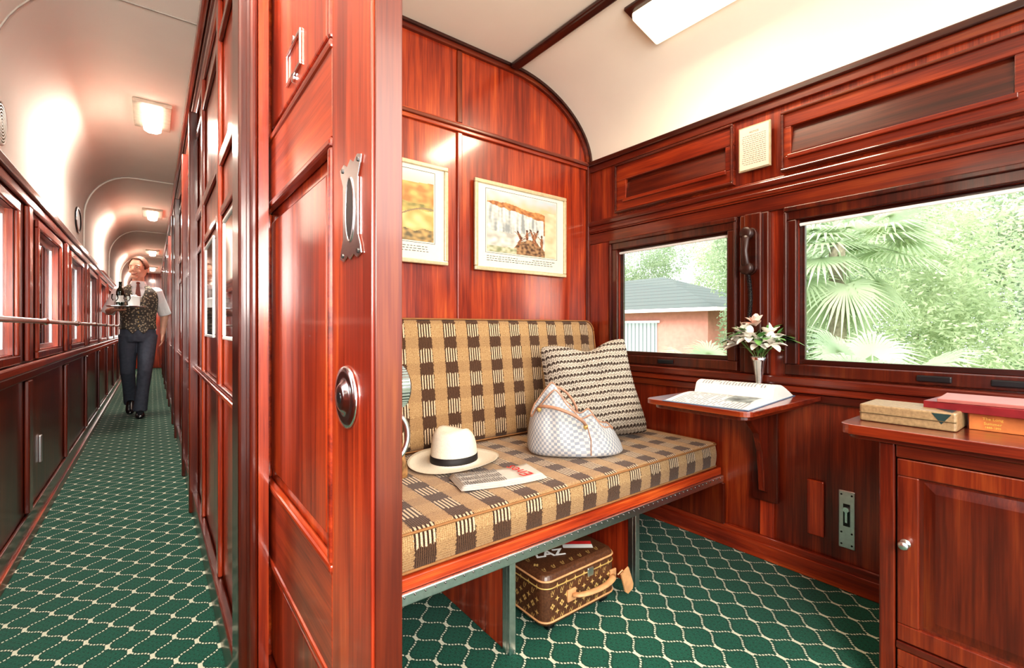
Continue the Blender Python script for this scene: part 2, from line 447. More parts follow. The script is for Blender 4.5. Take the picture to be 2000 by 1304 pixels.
trim(B(.18,.204,Y0,YE,2.26,2.348),WYd,.006); trim(B(.155,.179,Y0,YE,2.30,2.349),WY,.008); trim(B(.188,.1995,1.25,YE,2.17,2.255),WY,.006)
trim(B(.186,.1995,Y0+.1,YE,2.02,2.05),WYd,.005)
trim(B(.182,.1995,1.42,YE,.765,.80),WYd,.006); trim(B(.172,.1815,1.42,YE,.775,.79),WY,.004)
trim(B(.186,.1995,1.42,YE,1.575,1.62),WY,.006)
trim(B(.19,.1995,1.42,YE,1.40,1.43),WY,.005)
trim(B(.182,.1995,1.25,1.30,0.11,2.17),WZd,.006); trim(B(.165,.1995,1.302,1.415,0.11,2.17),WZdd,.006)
WN=[20]
MIR=simple('dark_mirror_glass',(.60,.62,.62),.04,1,var=.02)
def pwin(a,b,z0,z1):
    WN[0]+=1
    m=MB(); q=.012; x0,x1=.189,.1995
    m.box(x0,x1,a,b,z1-q,z1); m.box(x0,x1,a,b,z0,z0+q); m.box(x0,x1,a,a+q,z0+q,z1-q); m.box(x0,x1,b-q,b,z0+q,z1-q)
    w=struct(m.obj('window_%d'%WN[0],WHITE,bevel=.003),'narrow white-framed mirror pane in partition'); org=w.location
    o=B(.194,.1985,a+.01,b-.01,z0+.01,z1-.01).obj('mirror_pane',MIR,origin=org); o.location=(0,0,0); o.parent=w
pwin(1.45,1.87,.96,1.37); pwin(2.20,2.56,.96,1.37)
for yy in (1.95,2.62): trim(B(.184,.1995,yy,yy+.06,.11,2.17),WZ,.005)
k=0; yy=3.05; DN=2
while yy<13.5:
    for q in (yy,yy+.78):
        trim(B(.155,.1995,q,q+.055,0,2.17),WZd,.006,'dark door post')
    d=struct(B(.19,.1995,yy+.06,yy+.775,.02,2.0).obj('door_%d'%DN,WZ,bevel=.003),'closed mahogany compartment door'); DN+=1
    org=d.location
    for z0,z1 in ((.12,.6),(.72,1.35),(1.45,1.92)):
        m=MB(); a,b=yy+.16,yy+.68; r=.014
        m.box(.182,.1895,a,b,z1-r,z1); m.box(.182,.1895,a,b,z0,z0+r); m.box(.182,.1895,a,a+r,z0+r,z1-r); m.box(.182,.1895,b-r,b,z0+r,z1-r)
        o=m.obj('panel_moulding',WZd,origin=org); o.location=(0,0,0); o.parent=d
    o=MB().tube([(.19,yy+.11,1.0),(.165,yy+.11,1.0),(.165,yy+.11,.88),(.19,yy+.11,.88)],.007,8).obj('door_handle',CHROME,origin=org,smooth=True); o.location=(0,0,0); o.parent=d
    if yy<12: pwin(yy+.98,yy+1.3,.96,1.37); pwin(yy+1.45,yy+1.8,.96,1.37)
    yy+=2.15
struct(B(XL-.05,.222,YE,YE+.04,0,2.36).obj('wall_corridor_end',WZ),'mahogany wall closing the corridor')
d=struct(B(-.40,.14,YE-.03,YE-.001,.01,1.98).obj('door_%d'%DN,WZb,bevel=.004),'corridor end door with self-glowing pane')
o=B(-.33,.07,YE-.036,YE-.031,.75,1.80).obj('door_pane',emis('glowing_pane',(1,.97,.9),2.2),origin=d.location); o.location=(0,0,0); o.parent=d  # pane emits a glow in place of light coming through glass
o=tag(B(XL-.001,XL+.012,3.42,3.45,.30,.44).obj('latch_plate',STEEL,bevel=.003),'small steel latch plate on corridor wall','latch')

# ================================================================== SLIDING DOOR
DX0,DX1=.23,.272; DYa,DYb=.604,1.40
door=struct(bpy.data.objects.new('door_1',None),'open sliding mahogany compartment door with steel fittings'); COL.objects.link(door)
door.location=(.25,1.0,.012); DO=Vector(door.location)
def dpart(mb,name,mat,bevel=.004,smooth=False,label=None):
    o=mb.obj(name,mat,origin=DO,bevel=bevel,smooth=smooth); o.location=(0,0,0); o.parent=door
    if label:o['label']=label
    return o
ZB=.015; ZT=2.01; SP=.775; SB=1.345
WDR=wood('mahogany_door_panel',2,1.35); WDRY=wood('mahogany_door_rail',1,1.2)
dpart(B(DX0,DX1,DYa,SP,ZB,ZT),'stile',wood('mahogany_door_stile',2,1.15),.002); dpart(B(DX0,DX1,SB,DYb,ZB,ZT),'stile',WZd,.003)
for a,b in ((ZB,.14),(.435,.60),(1.31,1.455),(1.90,ZT)):
    dpart(B(DX0,DX1,SP,SB,a,b),'rail',WDRY,.002)
for a,b in ((.14,.435),(.60,1.31),(1.455,1.90)):
    dpart(B(DX0+.015,DX1-.012,SP,SB,a,b),'panel',WDR,0)
    dpart(B(DX0+.007,DX0+.0149,SP+.055,SB-.045,a+.045,b-.045),'raised_field',WDR,.006)
    m=MB(); q=.016; x0,x1=DX0-.004,DX0+.0148
    m.box(x0,x1,SP,SB,b-q,b); m.box(x0,x1,SP,SB,a,a+q); m.box(x0,x1,SP,SP+q,a+q,b-q); m.box(x0,x1,SB-q,SB,a+q,b-q)
    dpart(m,'panel_moulding',WY,.005)
dpart(B(DX0+.004,DX1,DYa-.005,DYa-.0005,ZB,ZT),'edge_strip',wood('door_edge_dark',2,.30,coat=.25),.001,label='dark edge strip')
def plate_outline(hw,hh,n=10):
    pts=[(-.62,-1),(-.3,-.90),(0,-1.0),(.3,-.90),(.62,-1),(1,-.93),(.92,-.78),(.70,-.55),(.70,0),(.70,.55),(.92,.78),(1,.93),(.62,1),(.3,.90),(0,1.0),(-.3,.90),(-.62,1),(-1,.93),(-.92,.78),(-.70,.55),(-.70,0),(-.70,-.55),(-.92,-.78),(-1,-.93)]
    return [(p[0]*hw,p[1]*hh) for p in pts]
pc=(.680,1.172)
m=MB().prism([(pc[0]+a,pc[1]+b) for a,b in plate_outline(.046,.073)],0,DX0-.003,DX0-.0003)
dpart(m,'pull_plate',CHROME,.001,label='scalloped polished steel flush pull')
def ovalring(cy,cz,ry,rz,x,w,k=32):
    r=MB(); rs=[]
    for j in range(k+1):
        t=2*math.pi*j/k; c=Vector((x,cy+ry*math.cos(t),cz+rz*math.sin(t))); d=Vector((0,math.cos(t),math.sin(t)))
        rs.append([c+d*w*math.cos(q)+Vector((1,0,0))*w*math.sin(q)*.6 for q in [i*2*math.pi/6 for i in range(6)]])
    r.rings(rs,cap=False); return r
dpart(ovalring(pc[0],pc[1],.018,.046,DX0-.0035,.002),'pull_rim',CHROME,0,True)
m=MB().prism([(pc[0]+.0175*math.cos(t*math.pi/12),pc[1]+.0455*math.sin(t*math.pi/12)) for t in range(24)],0,DX0-.0037,DX0-.0031)
dpart(m,'pull_recess',BLACK,0,label='dark recessed cup')
for a,b in ((.033,.064),(-.033,.064),(.033,-.064),(-.033,-.064)):
    dpart(MB().tube([(DX0-.003,pc[0]+a,pc[1]+b),(DX0-.0045,pc[0]+a,pc[1]+b)],.0035,8),'screw',DSTEEL,0)
lc=(.700,.897)
def revx(prof,cy,cz,k=32):
    m=MB(); rs=[[Vector((x,cy+r*math.cos(2*math.pi*j/k),cz+r*math.sin(2*math.pi*j/k))) for j in range(k)] for r,x in prof]
    m.rings(rs); return m
dpart(revx([(.046,DX0-.0003),(.047,DX0-.002),(.045,DX0-.005),(.036,DX0-.006),(.031,DX0-.005),(.024,DX0-.006),(.020,DX0-.011),(.016,DX0-.012),(.002,DX0-.012)],*lc),'lock_rose',CHROME,0,True,'round polished steel lock rose')
dpart(revx([(.008,DX0-.0121),(.008,DX0-.0128),(.001,DX0-.0129)],*lc),'keyhole',BLACK,0,False)
m=revx([(.02,DX1+.0005),(.018,DX1+.012),(.016,DX1+.018),(.028,DX1+.022),(.032,DX1+.025),(.032,DX1+.040),(.027,DX1+.044),(.002,DX1+.045)],.69,.908,40)
for j in range(40):
    t=2*math.pi*j/40; m.box(DX1+.026,DX1+.039,.69+.032*math.cos(t)-.0012,.69+.032*math.cos(t)+.0012,.908+.032*math.sin(t)-.0012,.908+.032*math.sin(t)+.0012)
dpart(m,'thumb_knob',DSTEEL,0,False,'knurled steel knob')
m=MB(); pts=[]
for j in range(13):
    t=math.pi*j/12; pts.append((DX1+.010+.024*math.sin(t),.655,.838+.034*math.cos(t)))
m.tube(pts,.004,10); m.tube([(DX1+.0005,.655,.872),(DX1+.012,.655,.872)],.006,8); m.tube([(DX1+.0005,.655,.804),(DX1+.012,.655,.804)],.006,8)
dpart(m,'pull_handle',STEEL,0,True,'curved chrome pull handle')
m=MB(); a0,a1,c0,c1=.998,1.12,1.53,1.602; q=.007; x0,x1=DX0+.0025,DX0+.0068
m.box(x0,x1,a0,a1,c1-q,c1); m.box(x0,x1,a0,a1,c0,c0+q); m.box(x0,x1,a0,a0+q,c0+q,c1-q); m.box(x0,x1,a1-q,a1,c0+q,c1-q)
m.tube([(x0,(a0+a1)/2,c1+.004),(x1,(a0+a1)/2,c1+.004)],.009,12); m.tube([(x0,(a0+a1)/2,c0-.004),(x1,(a0+a1)/2,c0-.004)],.009,12)
dpart(m,'card_holder',CHROME,.0008,label='chrome name card holder')

# ================================================================== SOFA
S=thing('sofa_bench',(1.2,1.5,0),'railway bench sofa in brown and gold checked fabric','sofa')
def sp(mb,name,mat,bevel=0,seg=3,smooth=False,label=None):
    o=mb.obj(name,mat,parent=S,origin=Vector(S.location),bevel=bevel,seg=seg,smooth=smooth); o.location=(0,0,0)
    if label:o['label']=label
    return o
def cushion(x0,x1,y0,y1,z0,z1,r,dome,nx=40,ny=20,nz=4):
    m=MB()
    def outline(ins,zz):
        P=[]; a0,a1,b0,b1=x0+ins,x1-ins,y0+ins,y1-ins; R=max(.004,r-ins*.5); k=5
        for cx,cy,s in ((a1-R,b1-R,0),(a0+R,b1-R,1),(a0+R,b0+R,2),(a1-R,b0+R,3)):
            for i in range(k+1):
                t=math.pi/2*(s+i/k); P.append(Vector((cx+R*math.cos(t),cy+R*math.sin(t),zz)))
        return P
    rr=.018
    rs=[outline(.03,z0),outline(rr*.3,z0),outline(0,z0+rr*.7)]
    for i in range(1,4): rs.append(outline(-.004*math.sin(math.pi*i/4),z0+rr*.7+(z1-z0-1.7*rr)*i/4))
    rs+= [outline(0,z1-rr),outline(rr*.3,z1-rr*.3),outline(rr,z1),outline(.10,z1+dome*.6),outline(.22,z1+dome)]
    m.rings(rs); return m
sp(cushion(.32,2.095,1.135,1.84,.352,.464,.035,.004),'seat_cushion',PLAID,0,3,True,'checked seat cushion')
def piping(x0,x1,y0,y1,z,r=.004,R=.035):
    P=[]
    for cx,cy,s in ((x1-R,y1-R,0),(x0+R,y1-R,1),(x0+R,y0+R,2),(x1-R,y0+R,3)):
        for i in range(6):
            t=math.pi/2*(s+i/5); P.append((cx+R*math.cos(t),cy+R*math.sin(t),z))
    P.append(P[0]); return MB().tube(P,r,6)
PIPE=simple('brown_piping',(.30,.14,.05),.8)
sp(piping(.32,2.095,1.135,1.84,.458),'piping',PIPE,0,2,True); sp(piping(.32,2.095,1.135,1.84,.358),'piping',PIPE,0,2,True)
m=cushion(.32,2.075,0,.575,0,.125,.06,.006)
M=Matrix.Translation((0,1.955,.455))@Matrix.Rotation(math.radians(90-7),4,'X')
m.xf(M)
sp(m,'backrest',PLAID,0,3,True,'checked backrest cushion')
m=piping(.32,2.075,0,.575,.122,.004,.06).xf(M); sp(m,'piping',PIPE,0,2,True)
sp(B(.32,2.095,1.122,1.16,.318,.351),'front_board',wood('mahogany_bright_across',0,1.35),.003)
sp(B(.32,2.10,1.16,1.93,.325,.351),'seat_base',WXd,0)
sp(B(.32,2.10,1.112,1.158,.286,.317),'edge_rail',STEEL,.003,2,False,'riveted aluminium edge rail')
rv=sp(MB().ell((0,0,0),(.003,.0025,.003),8,5),'rivet',DSTEEL,0,2,True)
rv.data.transform(Matrix.Translation(Vector(S.location)))
for i in range(58):
    o=rv if i==0 else rv.copy()
    if i: COL.objects.link(o); o.parent=S
    o.location=Vector((.36+i*.030,1.111,.309))-Vector(S.location)
for x in (.865,1.475):
    sp(B(x,x+.016,1.142,1.90,0,.285),'leg',WZb if x<1 else WZ,.002,2,False,'red mahogany support board')
    m=B(x-.004,x+.020,1.128,1.142,0,.285); m.box(x+.0161,x+.020,1.142,1.165,0,.285); m.box(x-.004,x-.0002,1.142,1.165,0,.285)
    sp(m,'leg_edging',STEEL,.002,2,False,'aluminium edging')
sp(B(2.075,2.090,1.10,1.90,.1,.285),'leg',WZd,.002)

# ================================================================== PICTURES
def painted(fn,w,h,nx,ny,name):
    me_v=[];me_f=[]
    for j in range(ny+1):
        for i in range(nx+1): me_v.append((w*(i/nx-.5),-.0005,h*(j/ny)))
    for j in range(ny):
        for i in range(nx):
            a=j*(nx+1)+i; me_f.append((a,a+1,a+nx+2,a+nx+1))
    me=bpy.data.meshes.new(name); me.from_pydata(me_v,[],me_f)
    at=me.color_attributes.new('paint','FLOAT_COLOR','CORNER')
    k=0
    for j in range(ny):
        for i in range(nx):
            c=fn((i+.5)/nx,(j+.5)/ny)
            for q in range(4): at.data[k].color=(c[0],c[1],c[2],1); k+=1
    n=NT('painted_'+name); a=n.n.new('ShaderNodeAttribute'); a.attribute_name='paint'; n.l.new(a.outputs['Color'],n.b.inputs['Base Color']); n.b.inputs['Roughness'].default_value=.4
    me.materials.append(n.m); return me
def lerp(a,b,t): t=max(0,min(1,t)); return tuple(a[i]*(1-t)+b[i]*t for i in range(3))
def nz(x,y,s): return mnoise.noise(Vector((x*s,y*s,3.3)))
def fall(x,y):
    q=nz(x,y,9)*.5
    c=lerp((.60,.42,.24),(.42,.50,.54),(y-.8)*5+q)
    hill=.86+.06*nz(x,0,5)-.20*abs(x-.25)
    if y<hill: c=lerp((.28,.10,.04),(.52,.26,.10),.5+nz(x,y,22))
    cl=.80-.22*x+.03*nz(x,0,16)
    if y<cl and y>.25 and x<.80:
        st=.45+.9*nz(x*30,y*3.0,1)+.3*nz(x,y,24)
        c=lerp((.26,.28,.28),(.74,.72,.64),st)
    if y<.36+.06*nz(x,0,8): c=lerp((.38,.36,.32),(.68,.66,.58),.5+nz(x,y,14))
    rk=.26*math.exp(-((x-.60)/.26)**2)+.06*nz(x,0,14)
    if y<rk: c=lerp((.08,.04,.025),(.42,.25,.13),.45+nz(x,y,26))
    if x<.4 and y<.10: c=lerp((.22,.24,.14),(.6,.56,.4),.5+nz(x,y,20))
    if x>.82 and y<.8: c=lerp((.52,.40,.25),(.68,.56,.38),.5+nz(x,y,12))
    for i,(fx,fy,fh) in enumerate(((.47,.24,.12),(.55,.26,.14),(.63,.22,.20),(.70,.16,.26),(.77,.14,.20),(.42,.15,.11))):
        lean=(i%3-1)*.35*(y-fy)
        tor=.011+.010*math.sin(max(0,min(1,(y-fy)/fh))*math.pi)
        col=lerp((.10,.035,.02),(.40,.18,.09),.5+nz(x,y,50))
        if abs(x-fx-lean)<tor and fy<y<fy+fh: c=col
        if (x-fx-lean)**2+((y-fy-fh-.02)*.65)**2<.00020: c=(.09,.035,.02)
        if abs((x-fx-lean)-(y-fy-fh*.7)*(.9 if i%2 else -.8))<.007 and abs(y-fy-fh*.8)<.05: c=(.20,.08,.04)
    return c
def hills(x,y):
    c=lerp((.65,.50,.33),(.45,.52,.58),(y-.8)*4)
    h=.80+.10*nz(x,0,3)+.1*x
    if y<h: c=lerp((.40,.18,.05),(.65,.38,.12),.5+nz(x,y,14))
    h=.60+.09*nz(x,3,4)-.12*x
    if y<h: c=lerp((.20,.18,.06),(.56,.40,.12),.5+nz(x,y,16))
    if y<.36+.1*x+.05*nz(x,1,6): c=lerp((.50,.30,.09),(.74,.54,.24),.5+nz(x,y,9))
    if abs(y-.25-.2*x-.05*math.sin(x*9))<.012: c=(.26,.18,.09)
    if y<.16+.05*nz(x,5,8): c=lerp((.13,.10,.05),(.50,.32,.12),.5+nz(x,y,20))
    return c
FRM=simple('pale_gilt_frame',(.58,.46,.29),.3,.2,coat=.4,scale=60); MNT=simple('cream_mount',(.72,.66,.54),.7,var=.02)
def picture(x0,x1,z0,z1,fn,label,nm):
    cx=(x0+x1)/2; w=x1-x0; h=z1-z0
    e=thing('framed_picture',(cx,YB-.014,z0),label,'picture',group='framed prints on the compartment wall')
    fw=.020; m=MB()
    m.box(-w/2,w/2,-.016,0,h-fw,h); m.box(-w/2,w/2,-.016,0,0,fw); m.box(-w/2,-w/2+fw,-.016,0,fw,h-fw); m.box(w/2-fw,w/2,-.016,0,fw,h-fw)
    m.obj('frame',FRM,parent=e,bevel=.004)
    B(-w/2+fw,w/2-fw,-.006,-.001,fw,h-fw).obj('mount',MNT,parent=e)
    pw,ph=w*.76,h*.68
    me=painted(fn,pw,ph,170,110,nm); o=bpy.data.objects.new('print',me); COL.objects.link(o); o.parent=e; o.location=(0,-.0075,h*.22)
    m=MB()
    for a,b,c,d in ((-pw/2-.008,pw/2+.008,h*.22-.008,h*.22-.006),(-pw/2-.008,pw/2+.008,h*.22+ph+.006,h*.22+ph+.008),(-pw/2-.008,-pw/2-.006,h*.22-.006,h*.22+ph+.006),(pw/2+.006,pw/2+.008,h*.22-.006,h*.22+ph+.006)):
        m.box(a,b,-.0068,-.0061,c,d)
    for j in range(3):
        x=-pw/2+.0
        while x<pw/2-.03:
            l=random.uniform(.008,.024)
            if not (-.04<x<.05 and j==0): m.box(x,x+l,-.0068,-.0061,h*.165-j*.011,h*.165-j*.011+.003)
            x+=l+.006
    m.obj('caption',INK,parent=e)
picture(1.265,1.894,1.29,1.748,fall,'gilt-framed print of figures on rocks before a waterfall','waterfall')
picture(.485,1.114,1.295,1.76,hills,'gilt-framed landscape print of ochre hills','hills')

e=thing('notice_card',(XW-.030,.962,1.69),'small framed printed notice between ventilator panels','notice')
w,h=.135,.195
B(-.006,0.004,-w/2,w/2,0,h).obj('frame',simple('notice_edge',(.35,.27,.17),.4),parent=e,bevel=.001)
B(-.0085,-.0062,-w/2+.006,w/2-.006,.006,h-.006).obj('sheet',simple('notice_paper',(.58,.46,.36),.5,var=.03),parent=e)
m=MB()
textmb('NOTICE',.011,basis((-.0088,0,h-.03),(0,-1,0),(0,0,1)),mb=m)
for j in range(15):
    y=-w/2+.018
    z=h-.045-j*.0088
    while y<w/2-.022:
        l=random.uniform(.004,.012); m.box(-.009,-.0086,y,min(y+l,w/2-.016),z,z+.0024); y+=l+.003
m.obj('printing',simple('faded_ink',(.18,.14,.12),.6),parent=e)

# ================================================================== CEILING LIGHTS
th=math.radians(14)
e=thing('ceiling_light',(1.735,.98,2.353),'rectangular compartment ceiling lamp on dark wooden base','lamp')
R=Matrix.Rotation(th,4,'Y')
B(-.125,.115,-.32,.32,-.015,.010).xf(R).obj('base',WDK,parent=e,bevel=.005)
m=MB(); m.prism([(-.098,-.016),(-.085,-.048),(.095,-.048),(.108,-.016)],1,-.30,.30).xf(R); m.obj('diffuser',DIFF,parent=e,bevel=.010,seg=3)
def area(name,loc,rot,sx,sy,p,c):
    l=bpy.data.lights.new(name,'AREA'); l.shape='RECTANGLE'; l.size=sx; l.size_y=sy; l.energy=p; l.color=c
    o=bpy.data.objects.new(name,l); COL.objects.link(o); o.location=loc; o.rotation_euler=rot; return o
area('lamp_compartment',(1.722,.98,2.296),(0,th,0),.16,.56,11,(1,.84,.62))
TRAYM=simple('pale_metal_tray',(.62,.57,.47),.4,.2)
for yy in (.9,3.72,6.9,10.4,13.2):
    e=thing('ceiling_light',(0.0,yy,2.349),'rectangular corridor ceiling lamp with frosted diffuser','lamp',group='corridor ceiling lamps')
    B(-.095,.095,-.22,.22,-.022,0).obj('base',TRAYM,parent=e,bevel=.004)
    MB().prism([(-.05,-.0225),(-.045,-.055),(-.02,-.068),(.02,-.068),(.045,-.055),(.05,-.0225)],1,-.20,.17).obj('diffuser',DIFFC,parent=e,bevel=.006)
    m=MB(); m.box(-.035,.035,.172,.20,-.035,-.0225); m.obj('bracket',STEEL,parent=e)
    area('lamp_corridor',(0,yy,2.275),(0,0,0),.10,.36,22,(1,.94,.84))

e=thing('speaker',(XL,2.62,1.79),'round cream wall speaker grille','speaker')
k=32
m=MB(); m.rings([[Vector((x,r*math.cos(2*math.pi*j/k),r*math.sin(2*math.pi*j/k))) for j in range(k)] for r,x in ((.085,0),(.088,.006),(.082,.014),(.076,.010))],cap=False); m.obj('rim',CREAM2,parent=e,smooth=True)
m=MB()
for r in (.07,.058,.046,.034,.022,.01): m.rings([[Vector((x,q*math.cos(2*math.pi*j/k),q*math.sin(2*math.pi*j/k))) for j in range(k)] for q,x in ((r,.004),(r,.012),(r-.005,.012),(r-.005,.004))],cap=False)
m.obj('grille',simple('grille_beige',(.5,.45,.36),.5),parent=e)
e=thing('wall_sign',(XL,5.0,1.72),'small dark-framed oval sign on cream corridor wall','sign')
k=24
m=MB(); m.rings([[Vector((x,a*math.cos(2*math.pi*j/k),.13+b*math.sin(2*math.pi*j/k))) for j in range(k)] for a,b,x in ((.16,.10,0),(.16,.10,.01),(.145,.085,.012),(.14,.08,.006))],cap=False); m.obj('frame',BLACK,parent=e)
MB().prism([(.14*math.cos(t*math.pi/12),.13+.08*math.sin(t*math.pi/12)) for t in range(24)],0,.001,.005).obj('face',PAPER,parent=e)

# ================================================================== FOLDING TABLE
T=thing('folding_table',(1.80,.91,.73),'wall-mounted mahogany flap table on a curved bracket','table')
def rrect(x0,x1,y0,y1,R,k=6,corners=(1,1,1,1)):
    P=[]
    for idx,(cx,cy,s) in enumerate(((x1,y1,0),(x0,y1,1),(x0,y0,2),(x1,y0,3))):
        r=R if corners[idx] else .002
        ax=cx-r if s in(0,3) else cx+r; ay=cy-r if s in (0,1) else cy+r
        for i in range(k+1):
            t=math.pi/2*(s+i/k); P.append((ax+r*math.cos(t),ay+r*math.sin(t)))
    return P
MB().prism(rrect(-.305,.285,-.20,.20,.04,corners=(0,1,1,0)),2,-.018,0).obj('table_top',WTOP,parent=T,bevel=.005)
MB().prism(rrect(-.28,.285,-.18,.18,.04,corners=(0,1,1,0)),2,-.034,-.0185).obj('under_moulding',WXd,parent=T,bevel=.004)
br=[(.285,-.44),(.285,-.035),(-.12,-.035),(-.115,-.055),(.02,-.075),(.12,-.11),(.19,-.17),(.225,-.25),(.235,-.33),(.245,-.42)]
MB().prism(br,1,-.005,.022).obj('bracket',WWIN,parent=T,bevel=.004)
B(.272,.290,-.045,.06,-.47,-.04).obj('bracket_backplate',WZd,parent=T,bevel=.004)

Mg=thing('open_magazine',(1.755,.90,.7305),'thick open magazine with white printed pages','magazine',rz=math.radians(6))
GT_=simple('grey_text',(.24,.24,.25),.6); PH_=simple('photo_print',(.24,.27,.26),.5,var=.7,scale=25)
for sgn,hm in ((-1,.012),(1,.048)):
    n_=14; W=.245; D=.145; top=[]
    for i in range(n_+1):
        s=i/n_; x=sgn*W*s*.97
        z=.003+hm*(math.sin(math.pi*s**.55)*.9+.35*(1-s))*(1 if s>0 else .6)
        if s==0: z=.010
        top.append((x,z))
    MB().prism(top+[(sgn*W*.97,.002),(0,.002)],1,-D,D).obj('page_block',PAPER,parent=Mg)
    q=MB()
    for i in range(1,len(top)-1):
        (xa,za),(xb,zb)=top[i],top[i+1]
        for j in range(22):
            if (sgn==-1 and j<9 and i<9) or (sgn==1 and 11<j<20 and i>4): continue
            if random.random()<.2: continue
            y0=-.125+j*.0115
            q.add([(xa,y0,za+.0006),(xb,y0,zb+.0006),(xb,y0+.004,zb+.0006),(xa,y0+.004,za+.0006)],[(0,1,2,3)])
        if sgn==-1 and i<9:
            q.add([(xa,-.12,za+.0006),(xb,-.12,zb+.0006),(xb,-.03,zb+.0006),(xa,-.03,za+.0006)],[(0,1,2,3)],1)
        if sgn==1 and i>4:
            q.add([(xa,.015,za+.0006),(xb,.015,zb+.0006),(xb,.10,zb+.0006),(xa,.10,za+.0006)],[(0,1,2,3)],1)
    q.obj('printing',[GT_,PH_],parent=Mg)
B(-.25,.25,-.15,.15,0,.0018).obj('cover',simple('blue_cover',(.10,.16,.25),.4),parent=Mg)

# ================================================================== VASE
V=thing('bud_vase',(2.035,.925,.7305),'polished silver trumpet vase','vase')
MB().rev([(.026,0),(.027,.004),(.016,.008),(.012,.02),(.014,.05),(.020,.09),(.027,.13),(.034,.15),(.032,.15),(.024,.125),(.015,.08),(.006,.04)],k=32).obj('vase_body',CHROME,parent=V,smooth=True)
Fw=thing('flower_bouquet',(2.035,.925,.775),'white and pink flowers with green leaves in silver vase','flowers')
LEAF=simple('leaf_green',(.12,.28,.08),.45,var=.5,scale=40); PETW=simple('white_petal',(.86,.83,.76),.5,var=.05); PETP=simple('salmon_petal',(.84,.60,.52),.5,var=.15); STEM=simple('stem_green',(.12,.22,.06),.5)
def leaf(mb,base,d,L,W,droop=.3,m=0,cup=.1):
    d=Vector(d).normalized(); side=d.cross(Vector((0,0,1)))
    if side.length<.1: side=Vector((1,0,0))
    side.normalize(); nrm=side.cross(d); n=6; vs=[];fs=[]
    for i in range(n+1):
        s=i/n; c=Vector(base)+d*L*s+Vector((0,0,-droop*L*s*s)); w=W*math.sin(math.pi*(s*.92+.04))**.8
        vs+= [c-side*w+nrm*cup*w, c, c+side*w+nrm*cup*w]
    for i in range(n):
        a=i*3; fs+=[(a,a+1,a+4,a+3),(a+1,a+2,a+5,a+4)]
    mb.add(vs,fs,m)
rnd=random.Random(3)
ml=MB()
for i in range(16):
    a=rnd.uniform(0,6.28); el=rnd.uniform(.05,.75)
    top=Vector((math.cos(a)*.12*(1-el*.5),math.sin(a)*.12*(1-el*.5),.13+.14*el))
    if top.x>.04: top.x=.04
    MB().tube([(0,0,.04),(top.x*.25,top.y*.25,.11),top],[.0018,.0016,.0012],6).obj('stem',STEM,parent=Fw,smooth=True)
    for q in range(3):
        dd=Vector((math.cos(a+rnd.uniform(-1,1)),math.sin(a+rnd.uniform(-1,1)),rnd.uniform(.1,.9)))
        if dd.x>0: dd.x*=.15
        leaf(ml,top*.72+Vector((0,0,.035)),dd,rnd.uniform(.07,.105),rnd.uniform(.012,.018),.35)
for i in range(5):
    a=-1.57+.5*(i-2)+(3.14 if i%2 else 0)
    leaf(ml,(0,0,.115),Vector((-abs(math.cos(a))*.4,math.sin(a),.65)),.12,.014,.4)
ml.obj('foliage',LEAF,parent=Fw,smooth=True)
for i,t in enumerate([(-.02,.01,.245),(-.06,.045,.205),(-.02,-.055,.20),(-.07,-.03,.165),(.01,.06,.195),(-.05,.08,.160),(-.08,.01,.190),(-.05,-.075,.165)]):
    m=MB(); t=Vector(t); out=Vector((t.x*2-.02,t.y*2,.10)).normalized()
    a1=out.cross(Vector((0,1,.1))).normalized(); a2=out.cross(a1)
    for q in range(6):
        a=q*math.pi/3+i; ra=a1*math.cos(a)+a2*math.sin(a)
        leaf(m,t-out*.015,out*.75+ra*.8,.064,.017,.12,0,.5)
    for q in range(3):
        a=q*2.1+.3; ra=a1*math.cos(a)+a2*math.sin(a); leaf(m,t-out*.01,out+ra*.25,.044,.011,.0,0,.5)
    m.obj('blossom',PETP if i in (0,) else PETW,parent=Fw,smooth=True)

# ================================================================== TELEPHONE
P=thing('telephone',(XW-.043,.975,1.23),'dark brown wall telephone handset with coiled cord','telephone')
PH=simple('dark_brown_bakelite',(.030,.010,.007),.35,var=.2)
MB().prism(rrect(-.033,.033,0,.205,.03),0,-.014,0.001).obj('cradle',WDK,parent=P,bevel=.004)
m=MB()
m.tube([(-.035,0,.175),(-.047,0,.15),(-.055,0,.10),(-.047,0,.05),(-.035,0,.03)],[(.021,.014),(.017,.012),(.014,.011),(.017,.012),(.021,.014)],14)
m.tube([(-.044,0,.178),(-.014,0,.178)],[.027,.025],20); m.tube([(-.044,0,.027),(-.014,0,.027)],[.027,.025],20)
m.ell((-.044,0,.178),(.010,.027,.027)); m.ell((-.044,0,.027),(.010,.027,.027))
m.obj('handset',PH,parent=P,smooth=True)
m=MB(); pts=[]
for i in range(0,220):
    s=i/219; a=i*.9; pts.append((-.02+.008*math.cos(a),.0+.008*math.sin(a)-.01*math.sin(s*3),-.0-.20*s))
m.tube(pts,.0022,5); m.obj('coiled_cord',BLACK,parent=P,smooth=True)

e=thing('door_stop_plate',(XW+.0005,.630,.155),'steel slotted latch plate with screws','latch')
B(-.006,0,-.027,.027,0,.22).obj('plate',STEEL,parent=e,bevel=.003)
B(-.0075,-.0062,-.011,.011,.085,.17).obj('slot',BLACK,parent=e)
m=MB(); m.tube([(-.017,0,.150),(-.0077,0,.150)],[.010,.012],14); m.box(-.013,-.0077,-.004,.004,.10,.15); m.obj('latch_bolt',CHROME,parent=e)
for z in (.015,.205,.06): 
    for y in (-.017,.017): MB().tube([(-.0078,y,z),(-.0062,y,z)],.0035,8).obj('screw',BLACK,parent=e)

